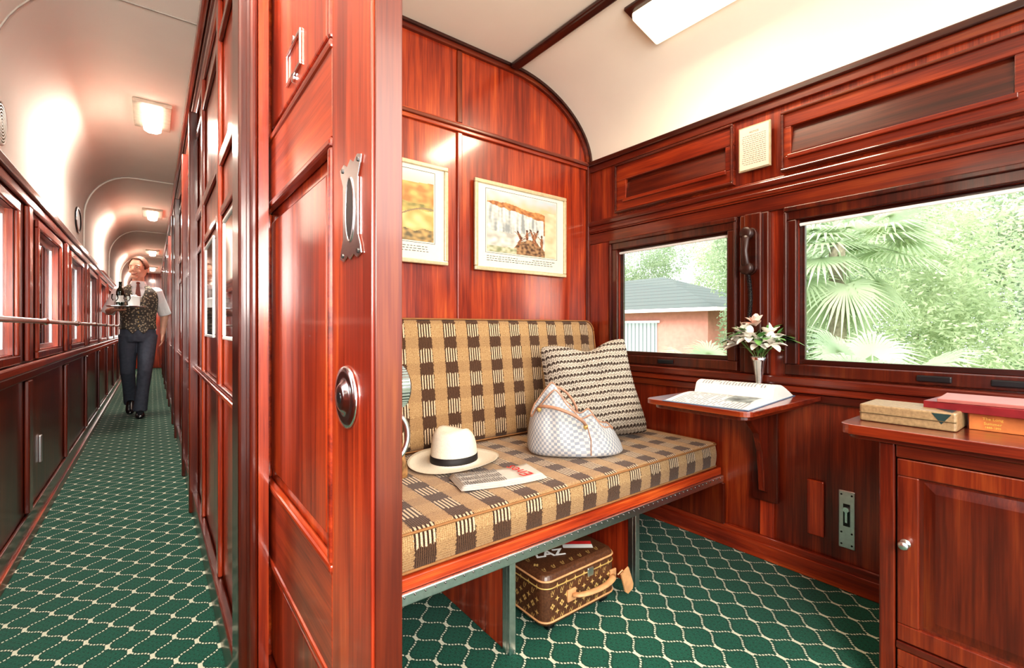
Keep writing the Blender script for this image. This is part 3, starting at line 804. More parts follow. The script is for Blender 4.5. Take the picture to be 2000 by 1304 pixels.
# ================================================================== CABINET
C=thing('cabinet',(1.84,-.1,0),'mahogany side cabinet with panelled door','cabinet')
def cpn(mb,name,mat,bevel=.003,label=None,parent=None,smooth=False):
    o=mb.obj(name,mat,origin=Vector(C.location),bevel=bevel,smooth=smooth); o.location=(0,0,0); o.parent=parent or C
    if label:o['label']=label
    return o
WCB=wood('mahogany_cabinet',2,.50); WCP=wood('mahogany_cabinet_panel',2,.36,coat=.5)
cpn(B(1.60,XW-.03,-.60,.395,.0,.69),'body',WZd,.003)
cpn(B(1.575,1.599,.362,.397,0,.69),'corner_post',WCB,.004)
cpn(B(1.575,1.599,-.60,.360,.655,.69),'top_rail',WYd,.003)
cpn(B(1.575,1.599,-.60,.360,.145,.165),'mid_rail',WYd,.003)
def cdoor(y0,y1,z0,z1,x,name):
    m=MB(); q=.045
    m.box(x,x+.018,y0,y1,z1-q,z1); m.box(x,x+.018,y0,y1,z0,z0+q); m.box(x,x+.018,y0,y0+q,z0+q,z1-q); m.box(x,x+.018,y1-q,y1,z0+q,z1-q)
    d=cpn(m,name,WCB,.003)
    m=B(x+.008,x+.017,y0+q,y1-q,z0+q,z1-q); o=m.obj('door_panel',WZd,origin=Vector(C.location)); o.location=(0,0,0); o.parent=d
    m=MB(); a0,a1,b0,b1=y0+q,y1-q,z0+q,z1-q; w=.024
    m.add([(x+.0078,a0+.008,b0+.008),(x+.0078,a1-.008,b0+.008),(x+.0078,a1-.008,b1-.008),(x+.0078,a0+.008,b1-.008),(x+.003,a0+w+.008,b0+w+.008),(x+.003,a1-w-.008,b0+w+.008),(x+.003,a1-w-.008,b1-w-.008),(x+.003,a0+w+.008,b1-w-.008)],[(0,1,5,4),(1,2,6,5),(2,3,7,6),(3,0,4,7),(4,5,6,7)])
    o=m.obj('raised_field',WCP,origin=Vector(C.location)); o.location=(0,0,0); o.parent=d
    return d
d=cdoor(-.20,.358,.168,.652,1.577,'door')
m=MB(); k=20
m.rings([[Vector((x,.340+r*math.cos(2*math.pi*j/k),.43+r*math.sin(2*math.pi*j/k))) for j in range(k)] for r,x in ((.012,1.5765),(.011,1.574),(.005,1.571),(.005,1.564),(.010,1.559),(.012,1.554),(.009,1.549),(.001,1.548))])
o=m.obj('knob',STEEL,origin=Vector(C.location),smooth=True); o.location=(0,0,0); o.parent=d; o['label']='round chrome knob'
cdoor(-.20,.358,.0,.143,1.577,'plinth_panel')
top=tag(MB().prism(rrect(1.545,XW-.046,-.62,.485,.035,corners=(0,1,0,0)),2,.703,.73).obj('cabinet_worktop',WTOP,bevel=.007,seg=3),'polished mahogany top with rounded moulded edge','worktop')
m=MB().prism(rrect(1.56,XW-.046,-.61,.47,.03,corners=(0,1,0,0)),2,.691,.7025); o=m.obj('edge_moulding',WYd,origin=top.location,bevel=.004); o.location=(0,0,0); o.parent=top

def monogram_mat(name,base,ink,s):
    n=NT(name); v=n.coord(); x,y,z=n.xyz(v)
    a=n.math('ADD',n.math('DIVIDE',x,s),50); b=n.math('ADD',n.math('DIVIDE',n.math('ADD',y,z),s),50)
    u=n.math('ADD',a,b); w=n.math('SUBTRACT',a,b)
    fu=n.math('SUBTRACT',n.math('FRACT',u),.5); fw=n.math('SUBTRACT',n.math('FRACT',w),.5)
    r=n.math('SQRT',n.math('ADD',n.math('MULTIPLY',fu,fu),n.math('MULTIPLY',fw,fw)))
    ang=n.math('ARCTAN2',fu,fw)
    pet=n.math('ADD',.20,n.math('MULTIPLY',n.math('COSINE',n.math('MULTIPLY',ang,4)),.09))
    k=n.math('MULTIPLY',n.math('LESS_THAN',r,pet),n.math('GREATER_THAN',r,.07))
    nzz=n.noise(v,120,2)
    bb=n.ramp(nzz,[(.3,tuple(q*.8 for q in base)),(.7,tuple(min(1,q*1.2) for q in base))])
    c=n.mix(k,bb,ink); n.bump(nzz,.2,.001)
    return n.fin(c,.4,coat=.2)
bx=tag(MB().prism(rrect(-.075,.075,-.105,.105,.006,k=2),2,0,.048).obj('monogram_case',monogram_mat('beige_monogram_canvas',(.32,.22,.115),(.22,.14,.06),.020),bevel=.004,origin=(0,0,0)),'flat beige patterned case with dark chevron ends','case')
bx.location=(1.715,.355,.7305)
NAVY=simple('navy_green',(.02,.05,.05),.4)
for tri in (((-.0757,-.095,.044),(-.0757,-.055,.044),(-.0757,-.075,.016)),((.07,-.095,.0484),(-.07,-.095,.0484),(0,-.045,.0484))):
    MB().add(tri,[(0,1,2)]).obj('chevron',NAVY,parent=bx,fix=False)
MB().tube([(-.0765,-.104,.024),(-.0765,.104,.024)],.0012,6).obj('seam',simple('dark_seam',(.1,.07,.03),.5),parent=bx)
def book(loc,rz,w,d,h,cov,label,txt=None,tcol=None,grp='books on the cabinet top'):
    e=thing('book',loc,label,'book',rz=rz,group=grp)
    m=MB(); t=.003
    m.box(0,w,-d/2,d/2,0,t); m.box(0,w,-d/2,d/2,h-t,h); m.box(-.004,-.0001,-d/2,d/2,0,h)
    m.obj('cover',cov,parent=e,bevel=.0012)
    B(.0005,w-.006,-d/2+.004,d/2-.004,t+.0002,h-t-.0002).obj('pages',PAPER,parent=e)
    if txt:
        q=MB()
        for (s,size,dy,dz) in txt: textmb(s,size,basis((-.0046,dy,dz),(0,-1,0),(0,0,1)),mb=q)
        q.obj('spine_lettering',tcol,parent=e)
    return e
BRN=simple('russet_cloth',(.54,.17,.045),.6,var=.2); MAR=simple('maroon_cloth',(.20,.015,.02),.4,var=.2); YEL=simple('yellow_lettering',(.8,.55,.12),.5)
book((1.73,.06,.7305),0,.17,.36,.044,BRN,'thick russet book with yellow spine lettering',[('The Long',.010,.135,.031),('Summer',.010,.135,.019),('1888-1895',.007,.135,.009),('Carl',.010,.03,.016)],YEL)
book((1.70,.13,.775),math.radians(-4),.19,.40,.022,MAR,'maroon hardback lying on a russet book')
book((1.715,.12,.7975),math.radians(3),.175,.36,.009,simple('dull_red_cover',(.36,.12,.10),.4),'thin dull red paperback on top of book stack')

# ================================================================== SOFA ITEMS
SZ=.469
STRAW=simple('cream_straw',(.74,.67,.55),.7,var=.06,scale=160,bump=.3)
H=thing('panama_hat',(.945,1.60,SZ),'cream panama hat with black ribbon band','hat',rz=math.radians(20))
def hat():
    m=MB(); k=56; rs=[]
    prof=[(.181,.016),(.184,.017),(.173,.010),(.150,.005),(.122,.003),(.100,.005),(.094,.011),(.092,.035),(.090,.072),(.086,.104),(.078,.122),(.064,.130),(.045,.126),(.02,.114),(.003,.110)]
    for idx,(r,z) in enumerate(prof):
        ring=[]
        for j in range(k):
            t=2*math.pi*j/k; c=math.cos(t); x=r*1.05*c; y=r*.92*math.sin(t); zz=z
            if idx<=5: zz=max(.002,z-(.006*math.cos(2*t) if idx<4 else 0)*((r-.09)/.08))
            if z>.06 and idx<13:
                f=(z-.06)/.070
                zz-= .016*max(0,c)*f
                if c>.1: y*=1-.30*((c-.1)/.9)*f
            if idx>=11: zz+= .008*abs(math.sin(t))
            ring.append(Vector((x,y,zz)))
        rs.append(ring)
    m.rings(rs,cap=False); m.add(rs[-1],[tuple(range(k))]); return m
o=hat().obj('hat_body',STRAW,parent=H,smooth=True); so=o.modifiers.new('s','SOLIDIFY'); so.thickness=.002
m=MB(); k=48
m.rings([[Vector((r*1.05*math.cos(2*math.pi*j/k),r*.92*math.sin(2*math.pi*j/k),z)) for j in range(k)] for r,z in ((.0965,.010),(.097,.013),(.0955,.036),(.0935,.037))],cap=False); m.obj('ribbon_band',simple('black_ribbon',(.012,.01,.01),.6),parent=H,smooth=True)
N=thing('newspaper',(.955,1.32,SZ),'folded newspaper with red masthead lying on seat','newspaper',rz=math.radians(-14))
NEWS=simple('newsprint',(.62,.58,.52),.8,var=.05)
def sheet(w,d,z,b,seed):
    m=MB(); n=16; vs=[];fs=[]
    for i in range(n+1):
        for j in range(7):
            x=-w/2+w*i/n; y=-d/2+d*j/6
            zz=z+b*(.5+.5*math.sin(i*.6+seed))*.3+.008*(abs(i/n-.5)*2)**3*(1 if i>n/2 else .5)
            vs.append((x,y,zz))
    for i in range(n):
        for j in range(6): a=i*7+j; fs.append((a,a+7,a+8,a+1))
    return m.add(vs,fs)
for i in range(5):
    o=sheet(.31-.006*i,.15-.003*i,.001+.0035*i,.004,i*.1).obj('sheet',NEWS,parent=N,smooth=True)
    so=o.modifiers.new('s','SOLIDIFY'); so.thickness=.0012
m=MB(); textmb('Enes',.070,basis((.080,.0,.0235),(-.25,1,0),(-1,-.25,0)),mb=m,extrude=.0003)
m.obj('masthead',RED,parent=N)
m=MB()
for c in range(3):
    for j in range(18):
        x=-.140+j*.0085; y=-.066+c*.046
        if x>.01: continue
        m.box(x,x+.004,y,y+.038*random.uniform(.7,1),.0205,.0212)
m.obj('newsprint_lines',simple('print_grey',(.20,.19,.19),.7),parent=N)

def pillow(S,T,n=28,slump=0):
    m=MB()
    def P(i,j,s):
        x=2*i/n-1; y=2*j/n-1
        px=x*(1-.09*(1-y*y)*abs(x)); py=y*(1-.09*(1-x*x)*abs(y))
        t=T*((1-x**4)*(1-y**4))**.5*(1-.25*slump*y)
        w=(1-x**4)*(1-y**4)
        t+=(.020*mnoise.noise(Vector((x*2.4,y*2.4,s*3)))+.012*mnoise.noise(Vector((x*5,y*5,s*7))))*w
        if slump:
            py-= .15*slump*math.exp(-((x-.05)/.35)**2)*max(0,y)
            px*=1+.05*slump*(-y)
            k=abs(x)**6*abs(y)**6; px*=1-.07*k; py*=1-.07*k
        return (px*S/2,s*t-.03*slump*(y*y)*(1 if y>0 else 0),py*S/2)
    for s in (-1,1):
        vs=[P(i,j,s) for i in range(n+1) for j in range(n+1)]; fs=[]
        for i in range(n):
            for j in range(n): a=i*(n+1)+j; fs.append((a,a+1,a+n+2,a+n+1))
        m.add(vs,fs)
    return m
def pillowmat():
    n=NT('black_and_cream_woven'); v=n.coord(); x,y,z=n.xyz(v)
    fr=lambda q,p: n.math('FRACT',n.math('ADD',n.math('DIVIDE',q,p),50))
    zz=n.math('ADD',z,n.math('MULTIPLY',n.noise(v,14,2),.014))
    tri=n.math('MULTIPLY',n.math('ABSOLUTE',n.math('SUBTRACT',fr(x,.018),.5)),.018)
    zz=n.math('ADD',zz,tri); row=fr(zz,.034)
    thick=n.math('MULTIPLY',n.math('GREATER_THAN',row,.20),n.math('LESS_THAN',row,.58))
    dash=n.math('LESS_THAN',fr(x,.018),.90)
    thin=n.math('MULTIPLY',n.math('GREATER_THAN',row,.78),n.math('LESS_THAN',fr(x,.009),.6))
    k=n.math('MAXIMUM',n.math('MULTIPLY',thick,dash),n.math('MULTIPLY',thin,.6))
    nzz=n.noise(v,240,2)
    cr=n.ramp(nzz,[(.3,(.30,.26,.21)),(.7,(.66,.60,.51))]); dk=n.ramp(nzz,[(.3,(.014,.011,.01)),(.75,(.14,.10,.08))])
    n.bump(nzz,.6,.004)
    return n.fin(n.mix(k,cr,dk),.9,spec=.15)
o=pillow(.50,.090,slump=1).obj('scatter_cushion',pillowmat(),smooth=True,origin=(0,0,0)); tag(o,'black and cream woven square cushion leaning on backrest','cushion')
o.location=(1.715,1.585,.692); o.rotation_euler=(math.radians(-18),math.radians(-5),math.radians(-24))
o=pillow(.34,.075).obj('scatter_cushion',simple('brown_gold_cushion',(.30,.16,.06),.9,var=.9,scale=22),smooth=True,origin=(0,0,0)); tag(o,'brown and gold patterned cushion beside the door','cushion')
o.location=(.545,1.55,.625); o.rotation_euler=(math.radians(-18),0,math.radians(15))

def bagmat():
    n=NT('pale_checked_canvas'); v=n.coord('UV')
    ck=n.n.new('ShaderNodeTexChecker'); n.l.new(v,ck.inputs['Vector']); ck.inputs['Scale'].default_value=1
    ck.inputs['Color1'].default_value=(.54,.53,.51,1); ck.inputs['Color2'].default_value=(.29,.315,.36,1)
    nzz=n.noise(n.coord(),200,2); n.bump(nzz,.2,.001)
    return n.fin(ck.outputs['Color'],.5)
STRP=simple('pale_tan_leather',(.46,.25,.16),.5,var=.12)
def bag(loc,rz):
    Hb=thing('handbag',loc,'slouchy pale checked canvas tote with tan handles','handbag',rz)
    W=.205
    def top(s): return .130+.145*math.exp(-((s+.48)/.46)**2)+.035*math.exp(-((s-.42)/.26)**2)-.05*max(0,s-.5)-.03*max(0,-s-.75)
    m=MB(); rings=[]; k=96; L=18
    for i in range(L+1):
        f=i/L; r=[]
        for j in range(k):
            t=2*math.pi*j/k; c,s=math.cos(t),math.sin(t)
            e_=.78; xx=math.copysign(abs(c)**e_,c); yy=math.copysign(abs(s)**e_,s)
            z=top(xx)*f*(1.0 if s<0 else 1+.08*f)
            wx=W*(1-.14*f*f)
            if f<.15: wx*=.90+.10*math.sin(f/.15*math.pi/2)
            dep=.122*(1-f**2.2*.68)*(1-.12*abs(xx)**3)
            if f<.15: dep*=.86+.14*math.sin(f/.15*math.pi/2)
            x=wx*xx-.015*f
            q=mnoise.noise(Vector((x*9,yy*2,z*9)))
            fold=1+.34*q*f-.26*math.exp(-((x+.02-.25*z)/.024)**2)*f-.24*math.exp(-((x-.075+.2*z)/.022)**2)*f-.15*math.exp(-((x+.12)/.02)**2)*f
            z-= .016*abs(math.sin(xx*7))*f*f
            r.append(Vector((x,yy*dep*fold,z)))
        rings.append(r)
    inner=[[Vector((p.x*.94,p.y*.82,p.z-d)) for p in rings[-1]] for d in (.003,.07)]
    m.rings(rings+inner); b=m.obj('bag_body',bagmat(),parent=Hb,smooth=True,fix=False)
    uvl=b.data.uv_layers.new(name='UVMap')
    for p in b.data.polygons:
        vi=list(p.vertices); js=[q%k for q in vi]; wrap=max(js)-min(js)>k/2
        for li,q in zip(p.loop_indices,vi):
            i,j=divmod(q,k); jj=j+(k if wrap and j<k/2 else 0)
            uvl.data[li].uv=(jj*1.0+.001,m.v[q].z/.0115+.001)
    sb=b.modifiers.new('sd','SUBSURF'); sb.levels=1; sb.render_levels=1
    def strap(p0,p1,off,r):
        P=[]; p0=Vector(p0);p1=Vector(p1)
        for i in range(25):
            s=i/24; P.append(p0.lerp(p1,s)+Vector(off)*math.sin(math.pi*s)**.6)
        return MB().tube(P,[(r,r*.7)]*25,10)
    strap((-.165,-.060,.205),(.020,-.096,.135),(.0,-.055,.030),.0095).obj('handle',STRP,parent=Hb,smooth=True)
    strap((-.15,.05,.21),(.02,.05,.16),(0,.0,.085),.008).obj('handle',STRP,parent=Hb,smooth=True)
    for x,y,z in ((-.165,-.064,.198),(.020,-.102,.130)): MB().ell((x,y,z),(.010,.007,.013),10,8).obj('ring',GOLD,parent=Hb,smooth=True)
    MB().tube([(.025,-.11,.130),(.035,-.130,.08),(.035,-.132,.02)],[(.005,.002)]*3,8).obj('key_strap',STRP,parent=Hb)
    MB().tube([p+Vector((0,0,.001)) for p in rings[-1]]+[rings[-1][0]+Vector((0,0,.001))],.003,6).obj('top_binding',STRP,parent=Hb,smooth=True)
bag((1.435,1.415,SZ-.001),math.radians(-33))

# ================================================================== SUITCASE
U=thing('suitcase',(1.175,1.36,.0),'brown monogram canvas suitcase lying flat under sofa','suitcase')
SW,SD,S0,S1=.176,.235,.018,.195
def brown():
    n=NT('brown_canvas'); v=n.coord(); f=n.noise(v,150,2)
    return n.fin(n.ramp(f,[(.3,(.060,.022,.010)),(.7,(.125,.050,.022))]),.42,coat=.25)
BC=brown()
def rbox(x0,x1,y0,y1,z0,z1,R):
    m=MB()
    def o(ins,z): return [Vector((p[0],p[1],z)) for p in rrect(x0+ins,x1-ins,y0+ins,y1-ins,max(.006,.035-ins*.5),6)]
    return m.rings([o(R,z0),o(R*.3,z0+R*.3),o(0,z0+R),o(0,z1-R),o(R*.3,z1-R*.3),o(R,z1)])
rbox(-SW,SW,-SD,SD,S0,S1,.02).obj('case_body',BC,parent=U,smooth=False,bevel=.004)
GT=simple('ochre_monogram',(.55,.36,.13),.45,var=.1)
m=MB()
def flower(m,M,r):
    for q in range(4):
        a=q*math.pi/2
        c=Vector((math.cos(a)*r*.55,math.sin(a)*r*.55,0)); m.add([M@(c+Vector((math.cos(t*math.pi/4)*r*.38,math.sin(t*math.pi/4)*r*.38,0))) for t in range(8)],[tuple(range(8))])
def star(m,M,r):
    m.add([M@Vector(((r if q%2==0 else r*.35)*math.cos(q*math.pi/4),(r if q%2==0 else r*.35)*math.sin(q*math.pi/4),0)) for q in range(8)],[tuple(range(8))])
def mono(w,h,O,xd,yd,sp=.042,skip=None):
    ny=int(h/sp*2); nx=int(w/sp)
    for r in range(ny+1):
        for c in range(nx+1):
            x=-w/2+c*sp+(sp/2 if r%2 else 0); y=-h/2+r*sp*.5
            if abs(x)>w/2 or abs(y)>h/2 or (skip and skip(x,y)): continue
            M=basis(Vector(O)+Vector(xd)*x+Vector(yd)*y,xd,yd)
            if r%4==0: 
                textmb('L',.022,M@Matrix.Translation((-.003,-.002,0)),mb=m,extrude=0); textmb('V',.022,M@Matrix.Translation((.003,.002,0)),mb=m,extrude=0)
            elif r%2==0: flower(m,M,.011)
            else: star(m,M,.011)
mono(.29,.40,(0,0,S1+.0006),(1,0,0),(0,1,0),skip=lambda x,y: (-.13<x<.13 and -.18<y<-.04))
mono(.28,.12,(0,-SD-.0006,(S0+S1)/2),(1,0,0),(0,0,1))
mono(.40,.12,(-SW-.0006,0,(S0+S1)/2),(0,-1,0),(0,0,1))
m.obj('monogram_pattern',GT,parent=U,fix=False)
m=MB(); textmb('LAZ',.062,basis((-.055,-.125,S1+.0012),(.85,-.35,0),(.35,.85,0)),mb=m,bold=True); m.obj('initials',WHITE,parent=U)
m=MB(); M=basis((.075,-.135,S1+.0012),(.8,-.6,0),(.6,.8,0)); m.add([M@Vector(p) for p in ((-.055,0,0),(.055,0,0),(.055,.025,0),(-.055,.025,0))],[(0,1,2,3)]); m.add([M@Vector(p) for p in ((-.055,-.03,0),(.055,-.03,0),(.055,-.001,0),(-.055,-.001,0))],[(0,1,2,3)],1)
m.obj('painted_stripe',[RED,WHITE],parent=U,fix=False)
for z in (S0+.022,S1-.022):
    P_=[(p[0],p[1],z) for p in rrect(-SW-.001,SW+.001,-SD-.001,SD+.001,.036,6)]; P_.append(P_[0])
    MB().tube(P_,.0035,6).obj('piping',LEATHER,parent=U,smooth=True)
P_=[(p[0],p[1],S1-.045) for p in rrect(-SW-.001,SW+.001,-SD-.001,SD+.001,.036,6)]; P_.append(P_[0])
MB().tube(P_,.0022,6).obj('zipper',GOLD,parent=U,smooth=True)
P_=[]
for i in range(15):
    s=i/14; P_.append((-.05+.20*s,-SD-.004-.032*math.sin(math.pi*s)**.5,.100))
MB().tube(P_,[(.013,.006)]*15,10).obj('handle',LEATHER,parent=U,smooth=True)
B(-.075,-.035,-SD-.006,-SD+.001,.08,.12).obj('handle_tab',LEATHER,parent=U,bevel=.002); B(.14,.172,-SD-.006,-SD+.001,.08,.12).obj('handle_tab',LEATHER,parent=U,bevel=.002)
B(.02,.05,-SD-.008,-SD,.135,.165).obj('lock',STEEL,parent=U,bevel=.003)
t=MB().prism([(-.022,0),(.022,0),(.024,-.075),(.014,-.09),(-.014,-.09),(-.024,-.075)],1,-.003,.003); t.xf(Matrix.Translation((.188,-SD-.03,.115))@Matrix.Rotation(math.radians(-20),4,'Y'))
t.tube([(.150,-SD-.03,.112),(.17,-SD-.035,.125),(.186,-SD-.03,.108)],.0025,6)
t.obj('luggage_tag',LEATHER,parent=U)
for x in (-.13,.13):
    for y in (-SD+.03,SD-.03): MB().tube([(x-.012,y,.018),(x+.012,y,.018)],.018,14).obj('wheel',BLACK,parent=U,smooth=True)

# ================================================================== PERSON
SKIN=simple('skin',(.70,.39,.28),.5,var=.08,scale=20)
def person(L):
    body=MB()
    def ringz(z,rx,ry,cx=0,cy=0,k=24): return [Vector((cx+rx*math.cos(2*math.pi*j/k),cy+ry*math.sin(2*math.pi*j/k),z)) for j in range(k)]
    TOR=[(.86,.145,.105),(.95,.158,.112),(1.05,.146,.105),(1.15,.148,.108),(1.25,.165,.118),(1.34,.178,.120),(1.41,.176,.108),(1.455,.140,.088),(1.49,.085,.066),(1.505,.066,.060)]
    body.rings([ringz(z,rx-.012,ry-.012) for z,rx,ry in TOR])
    body.tube([(0,.01,1.45),(0,.0,1.53),(0,-.01,1.60)],[.060,.055,.054],16)
    HR=Matrix.Translation((0,-.015,1.562))@Matrix.Rotation(math.radians(-26),4,'Z')@Matrix.Rotation(math.radians(3),4,'Y')@Matrix.Scale(1.08,4)
    n0=len(body.v)
    def hf(d):
        z=d.z
        if z<0:
            t=-z/.12; d=Vector((d.x*(1-.30*t**1.6),d.y*(1-.10*t),d.z))
        return d
    body.ell((0,-.002,.112),(.076,.096,.122),28,20,fn=hf)
    body.ell((0,-.066,.012),(.032,.028,.022))
    body.tube([(0,-.086,.128),(0,-.102,.098),(0,-.110,.080)],[.009,.011,.012],10)
    body.ell((.010,-.100,.074),(.008,.009,.007)); body.ell((-.010,-.100,.074),(.008,.009,.007))
    body.ell((.036,-.074,.072),(.020,.015,.020)); body.ell((-.036,-.074,.072),(.020,.015,.020))
    body.ell((.030,-.084,.131),(.024,.010,.007)); body.ell((-.030,-.084,.131),(.024,.010,.007))
    body.ell((0,-.082,.044),(.026,.014,.018))
    body.ell((.079,.010,.100),(.008,.018,.031)); body.ell((-.079,.010,.100),(.008,.018,.031))
    body.xf(HR,n0)
    def arm(sh,el,wr):
        sh,el,wr=Vector(sh),Vector(el),Vector(wr)
        body.tube([sh,sh.lerp(el,.4),el,el.lerp(wr,.3),wr],[.050,.045,.037,.038,.026],14)
        body.ell(sh,(.052,.052,.052)); body.ell(el,(.038,.038,.038))
    rs_,re,rw=(-.165,0,1.42),(-.262,.03,1.18),(-.215,-.20,1.195)
    ls_,le,lw=(.165,0,1.42),(.245,.05,1.17),(.225,.0,.935)
    arm(rs_,re,rw); arm(ls_,le,lw)
    def hand(o,fd,pn,td,curl):
        o=Vector(o); fd=Vector(fd).normalized(); pn=Vector(pn).normalized(); td=Vector(td).normalized()
        k=14; rr=[]
        for s,w,t in ((-.01,.025,.022),(.02,.034,.020),(.055,.042,.017),(.085,.042,.014),(.095,.036,.010)):
            rr.append([o+fd*s+td*w*math.cos(2*math.pi*j/k)+pn*t*math.sin(2*math.pi*j/k) for j in range(k)])
        body.rings(rr)
        for i,(off,l) in enumerate(((.033,.068),(.011,.078),(-.011,.072),(-.033,.055))):
            p=o+fd*.085+td*off; P=[p]; d=(fd+td*off*4).normalized()
            for q in range(3):
                d=(d*math.cos(curl)+pn*math.sin(curl)).normalized(); P.append(P[-1]+d*l*(.42,.32,.26)[q])
            body.tube(P,[.0095,.0088,.0080,.0065],8)
        p=o+fd*.03+td*.030; P=[p,p+td*.022+fd*.022+pn*.006,p+td*.032+fd*.050+pn*.010,p+td*.030+fd*.070+pn*.010]
        body.tube(P,[.014,.012,.0105,.008],8)
    hand(rw,(.60,-.80,.0),(0,0,1),(-.80,-.60,0),.05)
    hand(lw,(0,-.08,-1),(-1,0,0),(0,-1,0),.28)
    rh,rk,ra=(-.088,0,.90),(-.095,.02,.50),(-.075,.24,.14)
    lh,lk,la=(.088,0,.90),(.060,-.12,.50),(.020,-.14,.09)
    for h,k_,a in ((rh,rk,ra),(lh,lk,la)):
        body.tube([h,Vector(h).lerp(Vector(k_),.5),k_,Vector(k_).lerp(Vector(a),.35),a],[.080,.068,.050,.046,.034],14)
    Z=(0,0,0)
    def rem(mb,name,mat,vox,parent,sm=3):
        o=mb.obj(name,mat,parent=parent,origin=Z,smooth=True)
        r=o.modifiers.new('r','REMESH'); r.mode='VOXEL'; r.voxel_size=vox; r.use_smooth_shade=True
        s=o.modifiers.new('s','SMOOTH'); s.iterations=sm; s.factor=.5
        return o
    pb=rem(body,'person',SKIN,.0045,None,sm=2); pb.location=L
    tag(pb,'person walking in patterned waistcoat and grey trousers carrying a tray','person')
    SH=simple('white_shirt',(.86,.86,.88),.7,var=.04)
    m=MB(); m.rings([ringz(z,rx+.002,ry+.002) for z,rx,ry in TOR[1:]])
    def sleeve(s,e):
        s=Vector(s);e=Vector(e); d=(e-s).normalized()
        m.tube([s-d*.01,s.lerp(e,.3),s.lerp(e,.75),e+d*.005,e+d*.02],[.062,.060,.062,.064,.060],18)
        m.ell(s,(.062,.060,.055))
    sleeve(rs_,re); sleeve(ls_,le)
    rem(m,'shirt',SH,.006,pb)
    m=MB()
    m.rings([[Vector((rr*math.cos(t*math.pi/12),rr*.95*math.sin(t*math.pi/12)-.003,z)) for t in range(24)] for rr,z in ((.064,1.495),(.061,1.530),(.066,1.535),(.080,1.498))],cap=False)
    for sx in (-1,1): m.prism([(sx*.003,1.525),(sx*.050,1.530),(sx*.066,1.475),(sx*.020,1.455)],1,-.096,-.086)
    m.obj('collar',SH,parent=pb,smooth=False,origin=Z)
    n=NT('patterned_waistcoat'); v=n.coord(); vo=n.n.new('ShaderNodeTexVoronoi'); n.l.new(v,vo.inputs['Vector']); vo.inputs['Scale'].default_value=46
    VC=n.fin(n.ramp(vo.outputs['Distance'],[(.0,(.62,.55,.40)),(.30,(.46,.40,.28)),(.42,(.10,.09,.075)),(1,(.05,.05,.045))]),.6)
    k=64; N_=40
    def tor(z):
        for a,b in zip(TOR,TOR[1:]):
            if a[0]<=z<=b[0]:
                t=(z-a[0])/(b[0]-a[0]); return a[1]*(1-t)+b[1]*t,a[2]*(1-t)+b[2]*t
        return TOR[-1][1:]
    m=MB(); vs=[];fs=[]
    for j in range(k):
        t=2*math.pi*j/k; c,s=math.cos(t),math.sin(t); ac=abs(c)
        zb=.985
        if s<-.2: zb=.985-.055*max(0,1-abs(ac-.28)/.28)
        if s<0 and ac<.50: zt=1.245+.245*(ac/.50)**.9
        elif ac<.80: zt=1.485
        else: zt=1.485-(ac-.80)/.20*.19
        for i in range(N_+1):
            z=zb+(zt-zb)*i/N_; rx,ry=tor(max(.87,min(1.489,z)))
            if z>1.42: rx=max(rx,.10)
            vs.append(Vector(((rx+.011)*c,(ry+.011)*s,z)))
    for j in range(k):
        for i in range(N_):
            a=j*(N_+1)+i; b=((j+1)%k)*(N_+1)+i; fs.append((a,b,b+1,a+1))
    m.add(vs,fs); o=m.obj('waistcoat',VC,parent=pb,smooth=True,origin=Z); so=o.modifiers.new('s','SOLIDIFY'); so.thickness=.006; so.offset=1
    for i in range(5):
        z=1.02+i*.05; rx,ry=tor(z); MB().ell((.004,-(ry+.019),z),(.007,.003,.007),10,6).obj('button',GOLD,parent=pb,smooth=True,origin=Z)
    m=MB(); m.ell((0,-.098,1.508),(.018,.012,.014)); m.prism([(-.010,1.50),(.010,1.50),(.028,1.34),(0,1.25),(-.028,1.34)],1,-.134,-.10)
    m.obj('necktie',simple('dark_red_tie',(.22,.05,.03),.5),parent=pb,smooth=False,origin=Z)
    m=MB(); m.rings([ringz(z,rx,ry) for z,rx,ry in ((.84,.150,.112),(.90,.168,.122),(.97,.164,.119),(1.03,.152,.112))])
    for h,k_,a in ((rh,rk,ra),(lh,lk,la)):
        h,k_,a=Vector(h),Vector(k_),Vector(a)
        m.tube([h+Vector((0,0,.02)),h.lerp(k_,.45),k_,k_.lerp(a,.5),a+(a-k_).normalized()*.03],[.090,.084,.068,.062,.066],16)
    rem(m,'trousers',simple('charcoal_trousers',(.085,.10,.135),.8,var=.15),.007,pb,sm=4)
    SHO=simple('black_leather',(.012,.012,.014),.2,coat=.5)
    def shoe(o,pitch):
        m=MB(); rr=[]; k=14
        for y,w,h,z in ((.075,.020,.03,.035),(.06,.034,.045,.042),(.02,.037,.052,.048),(-.05,.040,.040,.036),(-.11,.046,.030,.028),(-.16,.040,.024,.024),(-.19,.02,.014,.018)):
            rr.append([Vector((w*math.cos(2*math.pi*j/k),y,max(z+h*math.sin(2*math.pi*j/k),.004))) for j in range(k)])
        m.rings(rr); m.tube([(0,.03,.06),(0,.03,.10)],[.036,.034],12)
        m.xf(Matrix.Translation(o)@Matrix.Rotation(pitch,4,'X')); m.obj('shoe',SHO,parent=pb,smooth=True,subd=1,origin=Z)
    shoe((.02,-.16,.0),0); shoe((-.075,.20,.082),math.radians(26))
    m=MB(); k=48; vs=[];fs=[]; H_=32
    for i in range(H_+1):
        th=math.pi*i/H_
        for j in range(k):
            ph=2*math.pi*j/k; d=hf(Vector((math.sin(th)*math.cos(ph)*.079,math.sin(th)*math.sin(ph)*.100,math.cos(th)*.125)))
            vs.append(Vector((0,-.002,.112))+d)
